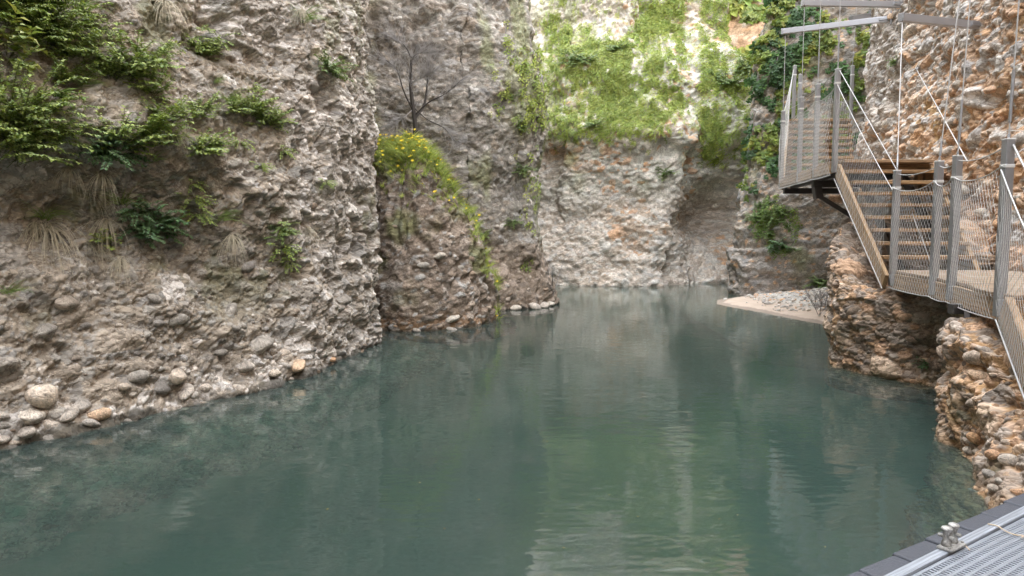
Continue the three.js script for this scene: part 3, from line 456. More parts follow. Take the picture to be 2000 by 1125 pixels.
{ // landing
  const g = thing('walkway_landing', 'raised wooden landing between the two stairs, held by a dark steel bracket', 'platform');
  for (let d = 12.2; d < 16.4; d += 0.146) plank(g, V(lx(d), LY - 0.02, -d), V(Math.min(7.3, lx(d) + 1.6), LY - 0.02, -d), 0.138, 0.04, deckWood);
  plank(g, V(5.3, LY - 0.1, -12.13), V(6.85, LY - 0.1, -12.13), 0.05, 0.14, woods, 'fascia_board');
  for (let i = 0; i < 3; i++) plank(g, V(Q[i][0], LY - 0.12, Q[i][1] - 0.1), V(Q[i + 1][0], LY - 0.12, Q[i + 1][1]), 0.06, 0.17, woods, 'fascia_board');
  for (const f of [0.25, 0.75, 1.3]) mesh('joist', bar(V(5.26 + f, LY - 0.15, -12.2), V(5.95 + f, LY - 0.15, -16.3), 0.09, 0.18), darkSteel, g);
  mesh('cross_beam', bar(V(5.5, LY - 0.3, -13.5), V(7.3, LY - 0.3, -13.5), 0.1, 0.12), darkSteel, g); mesh('cross_beam', bar(V(5.9, LY - 0.3, -16), V(7.5, LY - 0.3, -16), 0.1, 0.12), darkSteel, g);
  mesh('bracket_strut', merge([bar(V(5.58, LY - 0.32, -13.5), V(5.62, LY - 0.56, -13.5), 0.14, 0.14), bar(V(5.6, LY - 0.5, -13.5), V(6.25, LY - 0.95, -13.3), 0.07, 0.08)]), darkSteel, g);
  const tops = []; for (const [x, z] of Q) { post(g, x, LY - 0.2, LY + 1.45, z); tops.push(V(x, LY + 1.45, z)); }
  const lo = [], hi = []; for (let i = 0; i < 3; i++) { const a = sagTo(tops[i].clone().add(V(-0.045, -0.3, 0)), tops[i + 1].clone().add(V(-0.045, -0.3, 0)), 0.06), b = sagTo(V(Q[i][0] - 0.06, LY - 0.24, Q[i][1]), V(Q[i + 1][0] - 0.06, LY - 0.24, Q[i + 1][1]), 0.01); if (i) { a.shift(); b.shift(); } hi.push(...a); lo.push(...b); }
  net(g, lo, hi, 0.09, 0.0024); rope(g, hi, 0.008, 'net_rope'); rope(g, lo, 0.01, 'net_rope');
  rope(g, sagTo(tops[0], tops[3], 0.1), 0.007, 'handrail_cable');
}
{ // upper stair
  const g = thing('staircase', 'higher wooden stair rising from the landing toward the ivy-covered cliff', 'staircase'), n = 9, A = V(6.05, LY, -16.35), B = V(7.0, 4.72, -18.7), W = 1.5;
  for (let i = 1; i <= n; i++) { const l = A.clone().lerp(B, i / n); plank(g, V(l.x, l.y - 0.025, l.z), V(l.x + W, l.y - 0.025, l.z), 0.3, 0.06, woods, 'tread'); mesh('tread_block', bar(V(l.x + 0.08, l.y - 0.05, l.z - 0.1), V(l.x + 0.08, l.y - 0.19, l.z - 0.1), 0.1, 0.1, 0.004), pick(woods), g); mesh('tread_block', bar(V(l.x + W - 0.5, l.y - 0.05, l.z - 0.1), V(l.x + W - 0.5, l.y - 0.19, l.z - 0.1), 0.1, 0.1, 0.004), pick(woods), g); }
  for (const s of [-0.04, W]) plank(g, A.clone().add(V(s, -0.16, 0)), B.clone().add(V(s, -0.16, 0)), 0.055, 0.24, woods, 'stringer');
  for (let k = 0; k < 6; k++) plank(g, V(7.05 + k * 0.06, 4.7, -18.95 - k * 0.15), V(8.6 + k * 0.06, 4.7, -18.95 - k * 0.15), 0.14, 0.04, deckWood);
  for (const [x, z] of [[7.1, -18.75], [8.55, -18.75], [7.65, -19.8]]) post(g, x, 4.55, 6.05, z);
  const lo = sagTo(V(5.92, LY - 0.2, -16.35), V(6.98, 4.5, -18.7), 0), hi = sagTo(V(5.9, LY + 1.15, -16.3), V(7.08, 5.98, -18.75), 0.05); net(g, lo, hi, 0.09, 0.0024); rope(g, hi, 0.008, 'net_rope'); rope(g, lo, 0.008, 'net_rope');
}
{ // stair down to the pontoon
  const g = thing('staircase', 'short wooden stair dropping from the lower deck to the pontoon', 'staircase'), n = 5, A = V(4.19, DY, -6.15), B = V(3.8, 0.45, -4.95), W = 1.1;
  for (let i = 1; i < n; i++) { const l = A.clone().lerp(B, i / n); plank(g, V(l.x, l.y - 0.02, l.z), V(l.x + W, l.y - 0.02, l.z), 0.27, 0.045, woods, 'tread'); }
  for (const s of [0, W]) plank(g, A.clone().add(V(s, -0.12, -0.02)), B.clone().add(V(s, -0.02, 0)), 0.07, 0.26, woods, 'stringer');
  post(g, 3.78, 0.36, 1.8, -4.9);
  const lo = sagTo(V(4.13, DY - 0.22, -6.2), V(3.72, 0.36, -4.95), 0), hi = sagTo(V(P4[0] - 0.05, DY + 1.05, P4[1]), V(3.73, 1.5, -4.92), 0.06); net(g, lo, hi, 0.08, 0.0019); rope(g, lo, 0.011, 'net_rope'); rope(g, hi, 0.01, 'net_rope');
  rope(g, sagTo(V(P4[0] + 0.03, DY + 1.28, P4[1]), V(3.8, 1.78, -4.9), 0.03), 0.012, 'handrail_cable');
}
// steel beams anchored in the rock, and the cables that hang the walkway from them
function beam(a, b, label) { const g = thing('steel_beam', label, 'beam', V(0, 0, 0), null); mesh('section', bar(a, b, 0.09, 0.11), beamSteel, g); const dir = b.clone().sub(a).normalize(), e = b.clone().addScaledVector(dir, 0.02); mesh('wall_plate', merge([bar(b.clone().addScaledVector(dir, -0.22), e, 0.14, 0.05), bar(e.clone().addScaledVector(dir, -0.03), e, 0.2, 0.26)]), steel, g); mesh('end_cap', bar(a.clone().addScaledVector(dir, -0.01), a.clone().addScaledVector(dir, 0.02), 0.1, 0.12), steel, g); return g; }
const b1 = [at(1527, 62, 16.3), null]; b1[1] = V(7.72, b1[0].y, -15.3);
beam(b1[0], b1[1], 'long steel beam projecting from the ochre cliff over the landing');
const b2a = at(1567, 6, 14.6); beam(b2a, V(7.65, b2a.y, -14.7), 'steel beam high over the landing, above the long beam');
const b3a = at(1662, 36, 17.6); beam(b3a, V(8.75, b3a.y + 0.25, -18.2), 'slanting steel brace beside the long beam');
const b4a = at(1760, 34, 10.9), b4e = on(ochre, 1905, 31).p; beam(b4a, V(b4e.x + 0.05, b4a.y, b4e.z), 'short steel beam sticking out above the foot of the long stair');
function hang(a, b, label) { const g = thing('suspension_cable', label, 'cable', V(0, 0, 0), 'cables hanging the walkway'); mesh('strand', rod(a, b, 0.0065, 6), cord, g); mesh('turnbuckle', merge([rod(b, b.clone().add(V(0, 0.03, 0)), 0.012, 6), rod(b.clone().lerp(a, 0.02), b.clone().lerp(a, 0.09), 0.013, 6)]), steel, g); return g; }
const HL = 'thin vertical steel cable holding up a landing fence post';
[[5.95, LY + 1.46, -16.3, b1[0].y - 0.06], [5.68, LY + 1.46, -14.6, b2a.y - 0.06], [5.46, LY + 1.46, -13.3, 10.5], [5.26, LY + 1.46, -12.05, 10.5]].forEach(([x, y, z, t]) => hang(V(x, t, z), V(x, y, z), HL));
hang(V(8.5, 9.5, -18.4), V(8.55, 6.06, -18.75), 'thin steel cable above the highest fence post');
hang(V(b4a.x + 0.02, b4a.y - 0.05, b4a.z), V(P1[0], DY + 1.32, P1[1]), 'steel cable from the tip of the short beam to a fence post');
hang(V(5.1, b4a.y + 0.1, -8.5), V(P2[0], DY + 1.32, P2[1]), 'steel cable rising from the fence post in the middle of the deck');
hang(V(4.95, 9, -7.9), V(P3[0], DY + 1.32, P3[1]), 'steel cable rising from the third fence post of the deck');
hang(V(4.35, 9, -6.3), V(P4[0], DY + 1.32, P4[1]), 'steel cable rising from the post where the deck turns');
{ const g = thing('stay_cable', 'slanting steel stay from the ochre cliff down to the deck fence', 'cable'), a = on(ochre, 1785, 135).p; mesh('strand', rod(a, V(4.65, 2.68, -7.55), 0.007, 6), cord, g); mesh('anchor', rod(a.clone().add(V(0.05, 0.02, 0)), a.clone().lerp(V(4.65, 2.68, -7.55), 0.04), 0.018, 6), steel, g); }

// ---------------------------------------------------------------- pontoon with grating
{
  const g = thing('pontoon', 'floating pontoon with a steel grating deck, edge rail and dark float blocks', 'pontoon', V(2.08, 0, -3.49)); g.rotation.y = Math.atan2(0.565, 0.825);
  const galv = std(rgb(0.7, 0.78, 0.9), 0.5, { metalness: 0.4, map: speckle, bumpMap: grainTex, bumpScale: 0.003 }), plastic = std(rgb(0.055, 0.06, 0.075), 0.5, { bumpMap: grainTex, bumpScale: 0.004 }), DK = 0.4;
  const inner = 0.06;
  mesh('edge_rail', new RoundedBoxGeometry(7, 0.06, 0.052, 2, 0.008).translate(-0.5, DK - 0.015, 0.026), galv, g);
  for (let k = 0; k < 22; k++) { const x = -4 + k * 0.318; mesh('float_block', new RoundedBoxGeometry(0.306, 0.34, 0.2, 2, 0.018).rotateY(-0.05).translate(x, DK - 0.235 + rr(-0.006, 0.006), -0.085 - rr(0, 0.012)), plastic, g); }
  mesh('hull', new RoundedBoxGeometry(6.9, 0.5, 4.6, 2, 0.03).translate(-0.5, -0.02, 2.4), plastic, g);
  const geoL = new THREE.BoxGeometry(6.9, 0.03, 0.016), geoC = new THREE.BoxGeometry(0.013, 0.026, 1.62);
  for (let k = 0; k < 36; k++) { const m = mesh('bearing_bar', geoL, galv, g); m.position.set(-0.5, DK - 0.012, inner + 0.012 + k * 0.045); }
  for (let k = 0; k < 150; k++) { const m = mesh('cross_bar', geoC, galv, g); m.position.set(-1.4 + k * 0.026, DK - 0.0125, inner + 0.815); }
  mesh('deck_sheet', new THREE.BoxGeometry(6.9, 0.02, 3.3).translate(-0.5, DK - 0.02, inner + 1.63 + 1.66), galv, g);
}
{
  const galv = std(rgb(0.8, 0.8, 0.78), 0.45, { metalness: 0.6, map: speckle, bumpMap: grainTex, bumpScale: 0.003 }), g = thing('mooring_bollard', 'small galvanised double bollard bolted on the pontoon edge', 'bollard', V(2.17, 0.417, -3.545)); g.rotation.y = Math.atan2(0.565, 0.825);
  mesh('base_plate', new RoundedBoxGeometry(0.15, 0.014, 0.075, 2, 0.005).translate(0, 0.007, 0.03), galv, g);
  for (const x of [-0.035, 0.035]) { const h = 0.105; mesh('bitt', new THREE.LatheGeometry([[0, 0.012], [0.024, 0.012], [0.022, 0.03], [0.016, 0.045], [0.0165, 0.075], [0.024, 0.092], [0.026, 0.1], [0.022, 0.108], [0, 0.11]].map(p => new THREE.Vector2(...p)), 20).translate(x, 0, 0.02), galv, g); mesh('horn', rod(V(x, 0.058, -0.018), V(x, 0.058, 0.056), 0.0095, 10), galv, g); }
  for (const x of [-0.065, 0.065]) mesh('bolt', new THREE.CylinderGeometry(0.008, 0.008, 0.008, 6).translate(x, 0.018, 0.05), galv, g);
}
{ // bits of twine left on the grating
  const tw = std(rgb(0.62, 0.5, 0.36), 0.95), e = V(0.825, 0, -0.565), i = V(0.565, 0, 0.825), o = V(2.08, 0.408, -3.49), q = (a, b, y = 0) => o.clone().addScaledVector(e, a).addScaledVector(i, b).add(V(0, y, 0));
  tag(mesh('twine', new THREE.TubeGeometry(new THREE.CatmullRomCurve3([q(0.56, 0.01, 0.012), q(0.57, 0.05, 0.013), q(0.55, 0.1, 0.006), q(0.54, 0.15, 0.006), q(0.565, 0.175, 0.006), q(0.53, 0.18, 0.006)]), 30, 0.0035, 6), tw), 'pale frayed twine lying over the edge rail onto the grating', 'twine');
  tag(mesh('twine', new THREE.TubeGeometry(new THREE.CatmullRomCurve3([q(0.16, 0.03, 0.02), q(0.17, 0.07, 0.012), q(0.15, 0.1, 0.006)]), 14, 0.003, 6), tw), 'short loop of twine hanging off the double bollard', 'twine');
}

// ---------------------------------------------------------------- plants
function leafGeo(gs, base, dir, up, L, w, col) { // small folded leaf: four triangles, vertex coloured
  const s = dir.clone().cross(up).normalize(), nrm = s.clone().cross(dir).normalize(), m = base.clone().addScaledVector(dir, L * 0.45), tip = base.clone().addScaledVector(dir, L).addScaledVector(nrm, -L * 0.18), a = m.clone().addScaledVector(s, w).addScaledVector(nrm, w * 0.3), b = m.clone().addScaledVector(s, -w).addScaledVector(nrm, w * 0.3);
  for (const [p, q, r] of [[base, a, m], [base, m, b], [a, tip, m], [m, tip, b]]) { gs.p.push(p.x, p.y, p.z, q.x, q.y, q.z, r.x, r.y, r.z); for (let k = 0; k < 3; k++) gs.c.push(...col); }
}
function bladeGeo(gs, pts, w, col) { for (let i = 0; i < pts.length - 1; i++) { const a = pts[i], b = pts[i + 1], d = b.clone().sub(a), s = d.cross(V(0.3, 0.2, 1)).normalize(), w0 = w * (1 - i / (pts.length - 1) * 0.7), w1 = i === pts.length - 2 ? 0.0004 : w * (1 - (i + 1) / (pts.length - 1) * 0.7), A = a.clone().addScaledVector(s, w0), B = a.clone().addScaledVector(s, -w0), C = b.clone().addScaledVector(s, w1), D = b.clone().addScaledVector(s, -w1); for (const t of [[A, B, D], [A, D, C]]) for (const p of t) { gs.p.push(p.x, p.y, p.z); gs.c.push(...col); } } }
function toGeo(gs) { const g = new THREE.BufferGeometry(); g.setAttribute('position', new THREE.Float32BufferAttribute(gs.p, 3)); g.setAttribute('color', new THREE.Float32BufferAttribute(gs.c, 3)); g.computeVertexNormals(); return g; }
const leafMat = new THREE.MeshPhysicalMaterial({ vertexColors: true, roughness: 0.75, transmission: 0.45, thickness: 0, side: THREE.DoubleSide }), leafTint = new THREE.MeshPhysicalMaterial({ color: 0xffffff, vertexColors: true, roughness: 0.8, transmission: 0.45, thickness: 0, side: THREE.DoubleSide });
const dryMat = new THREE.MeshStandardMaterial({ vertexColors: true, roughness: 0.95, side: THREE.DoubleSide }), stemMat = std(rgb(0.12, 0.13, 0.05), 0.9), woodyMat = std(rgb(0.11, 0.09, 0.075), 0.95);
const greens = { fresh: [[0.16, 0.26, 0.045], [0.2, 0.3, 0.055], [0.12, 0.21, 0.04], [0.25, 0.33, 0.06]], deep: [[0.07, 0.15, 0.04], [0.09, 0.19, 0.05], [0.12, 0.24, 0.06], [0.08, 0.18, 0.06]], yellow: [[0.27, 0.34, 0.05], [0.33, 0.38, 0.06], [0.22, 0.31, 0.055], [0.38, 0.38, 0.06]], mid: [[0.25, 0.34, 0.055], [0.31, 0.39, 0.065], [0.18, 0.27, 0.05], [0.36, 0.42, 0.08]], lime: [[0.34, 0.42, 0.07], [0.4, 0.45, 0.08], [0.28, 0.38, 0.07], [0.42, 0.46, 0.1]], straw: [[0.38, 0.33, 0.24], [0.3, 0.26, 0.18], [0.45, 0.4, 0.3]] };
const vary = c => { const k = rr(0.8, 1.2); return [c[0] * k, c[1] * k, c[2] * k]; };
// local axes of a plant: y up, z out of the cliff
function shrubGeo({ n = 22, len = 0.4, up = 0.5, droop = 0.5, pal = 'fresh', leaf = 0.05, width = 0.42, gap = 0.035, spread = 1, clump = 1 }) {
  const lv = { p: [], c: [] }, st = [];
  for (let k = 0; k < n; k++) {
    const a = rr(-1.35, 1.35) * spread, d = V(Math.sin(a), up + rr(-0.5, 0.6), Math.cos(a) * rr(0.4, 1)).normalize(), L = len * rr(0.45, 1.15), pts = [V(rr(-0.06, 0.06) * clump, rr(-0.05, 0.05) * clump, -0.02)];
    const steps = 6; for (let i = 1; i <= steps; i++) { d.y -= droop / steps * rr(0.6, 1.4); d.normalize(); pts.push(pts[i - 1].clone().addScaledVector(d, L / steps)); }
    const cv = new THREE.CatmullRomCurve3(pts); st.push(new THREE.TubeGeometry(cv, 5, 0.003, 3));
    const m = Math.max(4, Math.round(L / gap)); for (let i = 1; i <= m; i++) { const t = 0.2 + 0.8 * i / m, b = cv.getPoint(Math.min(1, t)), tg = cv.getTangent(Math.min(1, t)); for (const sd of [-1, 1]) { const s = tg.clone().cross(V(rr(-0.4, 0.4), 1, rr(-0.2, 0.6))).normalize().multiplyScalar(sd), dir = tg.clone().multiplyScalar(0.5).addScaledVector(s, 0.8).add(V(rr(-0.3, 0.3), rr(-0.4, 0.25), rr(-0.1, 0.4))).normalize(); leafGeo(lv, b, dir, V(rr(-0.3, 0.3), 1, rr(0, 0.5)), leaf * rr(0.6, 1.2), leaf * width * rr(0.8, 1.1), vary(pick(greens[pal]))); } }
  }
  return { leaves: toGeo(lv), stems: merge(st) };
}
function tuftGeo({ n = 70, len = 0.35, up = 0.9, droop = 1.2, pal = 'fresh', w = 0.003, spread = 1 }) {
  const g = { p: [], c: [] };
  for (let k = 0; k < n; k++) { const a = rr(-1.5, 1.5) * spread, d = V(Math.sin(a) * rr(0.3, 1), up + rr(-0.3, 0.4), Math.abs(Math.cos(a)) * rr(0.3, 1) + 0.15).normalize(), L = len * rr(0.5, 1.2), pts = [V(rr(-0.04, 0.04), rr(-0.03, 0.03), -0.02)]; for (let i = 1; i <= 5; i++) { d.y -= droop / 5 * rr(0.6, 1.4); d.normalize(); pts.push(pts[i - 1].clone().addScaledVector(d, L / 5)); } bladeGeo(g, pts, w, vary(pick(greens[pal]))); }
  return toGeo(g);
}
const KIND = {
  shrub: { name: 'leafy_shrub', cat: 'shrub', make: () => shrubGeo({ n: 34, len: 0.46, leaf: 0.055, pal: 'mid', up: 0.65 }) },
  dark: { name: 'leafy_shrub', cat: 'shrub', make: () => shrubGeo({ n: 24, len: 0.38, leaf: 0.06, pal: 'deep', droop: 0.8, width: 0.34 }) },
  fern: { name: 'fern', cat: 'fern', make: () => shrubGeo({ n: 46, len: 0.55, leaf: 0.045, gap: 0.022, up: 0.85, droop: 0.8, pal: 'mid', width: 0.34, clump: 3 }) },
  broad: { name: 'broadleaf_plant', cat: 'plant', make: () => shrubGeo({ n: 16, len: 0.4, leaf: 0.1, gap: 0.07, pal: 'yellow', width: 0.5 }) },
  trail: { name: 'trailing_plant', cat: 'plant', make: () => shrubGeo({ n: 14, len: 0.3, leaf: 0.04, up: 0.2, droop: 0.9, pal: 'mid' }) },
  grass: { name: 'grass_tuft', cat: 'grass tuft', make: () => ({ leaves: tuftGeo({}) }) },
  straw: { name: 'dry_grass_tuft', cat: 'dry grass', make: () => ({ leaves: tuftGeo({ n: 60, len: 0.5, up: 0.1, droop: 2.2, pal: 'straw', w: 0.0028, spread: 0.7 }), dry: true }) },
  rosette: { name: 'rosette_plant', cat: 'plant', make: () => ({ leaves: tuftGeo({ n: 26, len: 0.16, up: 0.6, droop: 0.7, pal: 'fresh', w: 0.012 }) }) },
  bush: { name: 'small_bush', cat: 'bush', make: () => shrubGeo({ n: 34, len: 0.24, leaf: 0.03, gap: 0.02, pal: 'fresh', up: 0.3, droop: 0.3 }) },
};
const protos = {};
function plant(kind, w, px, py, size, label, group, tiltOut = 0) {
  const K = KIND[kind], vs = protos[kind] ||= [0, 1, 2].map(() => K.make()), v = pick(vs), h = on(w, px, py), g = thing(K.name, label, K.cat, h.p, group);
  g.rotation.y = Math.atan2(h.n.x, h.n.z) + rr(-0.3, 0.3); g.scale.setScalar((w === shaded ? 1.05 : 1) * size * rr(0.92, 1.08));
  if (v.stems) mesh('stems', v.stems, stemMat, g);
  mesh(v.dry ? 'blades' : kind === 'grass' ? 'blades' : 'foliage', v.leaves, v.dry ? dryMat : leafMat, g); return g;
}
const G1 = 'shrubs on the shaded cliff', G2 = 'ferns on the shaded cliff', G3 = 'dry grass on the shaded cliff', G4 = 'trailing plants on the shaded cliff', G5 = 'grass tufts on the shaded cliff';
const L1 = 'bright green leafy shrub rooted in the long shaded cliff', L2 = 'dense light green fern mass spilling from the long shaded cliff', L3 = 'straw-coloured dry grass hanging from the long shaded cliff', L4 = 'small trailing green plant clinging to the long shaded cliff', L5 = 'thin green grass tuft on the long shaded cliff', L6 = 'dark glossy-leaved shrub low on the long shaded cliff';
for (const [x, y, s] of [[255, 150, 1.15], [290, 130, 0.9], [225, 150, 0.8], [300, 185, 0.7], [395, 225, 0.8], [490, 230, 0.85], [530, 245, 0.8], [395, 295, 0.75], [415, 290, 0.6], [285, 275, 0.95], [245, 290, 0.9], [330, 285, 0.6], [400, 105, 0.6], [460, 215, 0.6], [140, 115, 0.8], [130, 160, 0.7], [330, 235, 0.7]]) plant('shrub', shaded, x, y, s, y < 190 && x > 200 && x < 320 ? 'leafy shrub in the thick high clump of the long shaded cliff' : x < 150 ? 'leafy shrub among the ferns of the long shaded cliff' : x > 380 ? 'small leafy shrub on the bare pale face of the long shaded cliff' : 'leafy shrub in the straggling row above the dry grass of the shaded cliff', G1);
for (const [x, y, s] of [[35, 45, 1.1], [85, 75, 1.0], [25, 250, 1.2], [60, 265, 1.05], [10, 290, 1.1], [50, 300, 0.9], [110, 95, 0.9], [10, 20, 1.0], [70, 25, 0.8]]) plant('fern', shaded, x, y, s, y < 150 ? 'light green fern in the mass around the broad-leaved plant of the shaded cliff' : 'light green fern in the mass hanging above the dark overhang of the shaded cliff', G2);
for (const [x, y, s] of [[300, 430, 0.95], [270, 415, 0.8], [320, 455, 0.7], [225, 310, 0.8], [200, 300, 0.7], [285, 460, 0.6]]) plant('dark', shaded, x, y, s, L6, 'dark shrubs low on the shaded cliff');
for (const [x, y, s] of [[185, 380, 0.9], [100, 440, 1.2], [75, 430, 0.8], [140, 330, 0.7], [205, 340, 0.8], [455, 465, 0.8], [210, 430, 0.9], [240, 500, 0.7], [330, 240, 0.8], [600, 440, 0.6], [325, 0, 0.8], [180, 470, 0.7], [590, 20, 0.7]]) plant('straw', shaded, x, y, s, L3, G3);
for (const [x, y, s] of [[385, 90, 1], [425, 70, 0.9], [380, 390, 0.9], [385, 420, 0.8], [555, 300, 0.7], [510, 320, 0.6], [240, 250, 0.8], [550, 490, 0.9], [565, 515, 0.8], [190, 45, 0.8], [215, 48, 0.8], [350, 205, 0.8], [470, 270, 0.6], [640, 360, 0.6], [320, 95, 0.5], [560, 440, 0.7], [380, 360, 0.6], [500, 170, 0.5]]) plant('trail', shaded, x, y, s, L4, G4);
for (const [x, y, s] of [[90, 425, 0.8], [430, 435, 0.9], [160, 20, 0.9], [450, 200, 0.8], [425, 165, 0.5], [240, 395, 0.9], [20, 570, 0.6], [595, 45, 1.0], [300, 320, 0.6], [165, 165, 0.7]]) plant('grass', shaded, x, y, s, L5, G5);
plant('broad', shaded, 10, 120, 1.1, 'yellowish broad-leaved plant with pale flower heads at the cliff\u2019s fern mass', null); 
plant('broad', shaded, 205, 475, 0.55, 'low plant with yellow leaves below the dry grass of the shaded cliff', null);
plant('rosette', shaded, 120, 185, 1, 'pale green rosette of strap leaves on the shaded cliff', null);
plant('bush', shaded, 650, 135, 1.5, 'lone olive bush on the bare pale flank of the shaded cliff', null);
plant('bush', shaded, 552, 455, 0.8, 'small round cushion plant low on the shaded cliff', null);
for (const [x, y, s] of [[1020, 250, 1.1], [1028, 335, 1.2], [1005, 440, 1.0], [945, 465, 1.2], [1000, 190, 1]]) plant('bush', tall, x, y, s, 'small bright bush on the receding edge of the tall grey cliff', 'bushes on the tall cliff edge');
for (const [x, y, s] of [[1120, 110, 2.2], [1140, 115, 2], [1205, 95, 2], [1455, 130, 2.2], [1465, 115, 1.8], [1430, 160, 2], [1400, 150, 1.8], [1300, 335, 1.5], [1160, 250, 1.3]]) plant('bush', back, x, y, s * 1.1, 'darker green shrub among the creepers of the back cliff', 'shrubs on the back cliff');
for (const [x, y, s] of [[1470, 425, 0.9], [1525, 410, 0.9], [1505, 430, 0.8], [1492, 460, 0.8], [1520, 478, 0.9], [1538, 488, 0.7], [1480, 400, 0.8]]) plant(x === 1520 ? 'dark' : 'bush', bend, x, y, s * 1.5, 'green shrub growing on the bulge behind the gravel bar', 'shrubs on the bend bulge');
plant('bush', bend, 1612, 553, 2.2, 'bushy pale green shrub standing at the back of the gravel bar', null);
plant('bush', ochre, 1742, 125, 0.8, 'tiny green plant on the ochre cliff under the steel beam', null);
plant('dark', ledge, 1805, 715, 0.45, 'mossy dark clump at the waterline of the cobble ledge', null);

// creepers and ivy: leaves past counting
function clumpGeo(n, R, leaf, width) { const g = { p: [], c: [] }; for (let k = 0; k < n; k++) { const a = rr(0, 6.28), r = R * Math.sqrt(rnd()), b = V(Math.cos(a) * r, Math.sin(a) * r, rr(0, R * 0.45)), d = V(rr(-0.8, 0.8), rr(-1, 0.3), rr(0.1, 0.7)).normalize(), k2 = rr(0.75, 1.25); leafGeo(g, b, d, V(rr(-0.3, 0.3), 0.5, 1), leaf * rr(0.7, 1.3), leaf * width, [k2, k2, k2]); } return toGeo(g); }
function creeper(name, label, cat, w, count, mask, pal, geo, size, proud = 0.02) {
  const im = new THREE.InstancedMesh(geo, leafTint, count), M = new THREE.Matrix4(), q = new THREE.Quaternion(), zc = V(0, 0, 1), p = V(0, 0, 0), nn = V(0, 0, 0); let k = 0, tries = 0;
  while (k < count && tries++ < count * 80) {
    const i = Math.floor(rnd() * w.n), X = w.px[3 * i], Y = w.px[3 * i + 1]; if (w.px[3 * i + 2] > 60 || X < -60 || X > 2060 || Y < -900) continue;
    if (rnd() > mask(X, Y, w.pos[3 * i], w.pos[3 * i + 1])) continue;
    nn.set(w.nor[3 * i], w.nor[3 * i + 1] * 0.3, w.nor[3 * i + 2]).normalize(); p.set(w.pos[3 * i], w.pos[3 * i + 1], w.pos[3 * i + 2]).addScaledVector(nn, proud); q.setFromUnitVectors(zc, nn); const s = size * rr(0.6, 1.3); im.setMatrixAt(k, M.compose(p, q, V(s, s, s))); im.setColorAt(k, rgb(...vary(pick(greens[typeof pal === 'function' ? pal(X, Y) : pal])))); k++;
  }
  im.count = k; im.name = numbered(name); im.castShadow = im.receiveShadow = true; scene.add(tag(im, label, cat, null, 'stuff'));
}
const cl1 = clumpGeo(12, 0.1, 0.055, 0.42), cl2 = clumpGeo(9, 0.14, 0.11, 0.5), inBox = (X, Y, x0, x1, y0, y1, f = 25) => sstep(x0 - f, x0 + f, X) * sstep(x1 + f, x1 - f, X) * sstep(y0 - f, y0 + f, Y) * sstep(y1 + f, y1 - f, Y);
const patch = (X, Y, s, sc) => sstep(-0.25, 0.3, fbm(X / sc, Y / sc, s, 4));
creeper('creeper', 'yellow-green creeping plants covering the upper back cliff', 'creeper', back, 20000, (X, Y) => { const bare = Math.max(inBox(X, Y, 1095, 1255, -120, 60, 14), inBox(X, Y, 1160, 1225, 40, 80, 12)), a = Math.max(inBox(X, Y, 1075, 1345, -950, 270, 30), inBox(X, Y, 1365, 1480, -950, 310, 22)); return clamp(a * (1 - 0.95 * bare) * (0.1 + sstep(-0.15, 0.45, fbm(X / 60, Y / 60, 1001, 4) + 0.7 * vnoise(X / 9, Y / 9, 1003))) * (X > 1335 && X < 1365 ? 0.25 : 1) * (1 - 0.75 * sstep(200, 290, Y) * (X < 1350 ? 1 : 0.3))); }, 'lime', cl1, 0.95, 0.05);
creeper('creeper', 'bright creeping greenery down the receding edge of the tall cliff', 'creeper', tall, 750, (X, Y) => clamp(inBox(X, Y, 1008, 1058, 90, 250, 12) * (0.12 + 0.6 * patch(X, Y, 1013, 22)) + inBox(X, Y, 955, 1000, 40, 260, 15) * 0.3 * patch(X, Y, 1011, 30) + inBox(X, Y, 1010, 1045, 250, 560, 10) * 0.15 * patch(X, Y, 1012, 25)), 'lime', cl1, 0.95);
creeper('ivy', 'dense broad-leaved ivy over the upper half of the bend cliff', 'ivy', bend, 3600, (X, Y, x, y) => clamp(inBox(X, Y, 1478, 1760, -250, 330, 25) * (0.04 + sstep(-0.15, 0.25, fbm(X / 55, Y / 45, 1021, 4) + 0.4 * vnoise(X / 11, Y / 11, 1023)) * (1 - 0.6 * sstep(1600, 1690, X))) + inBox(X, Y, 1460, 1515, 240, 400, 18) * 0.3 * patch(X, Y, 1025, 25)), (X, Y) => Math.sin(X * 0.05 + Y * 0.03) + fbm(X / 30, Y / 30, 77, 3) * 2 > 0.2 ? (hf(Math.round(X), Math.round(Y), 9) < 0.3 ? 'yellow' : 'mid') : 'deep', cl2, 1.0, 0.05);
creeper('moss', 'green mossy growth on the bulge behind the gravel bar', 'moss', bend, 900, (X, Y) => inBox(X, Y, 1475, 1550, 390, 495, 14) * patch(X, Y, 1031, 25), 'fresh', cl1, 1.0);
creeper('creeper', 'sunlit yellow foliage on the distant orange cliff', 'creeper', beyond, 1500, (X, Y, x, y) => sstep(8.5, 10, y) * patch(X, Y, 1041, 70), 'yellow', cl2, 3.2);

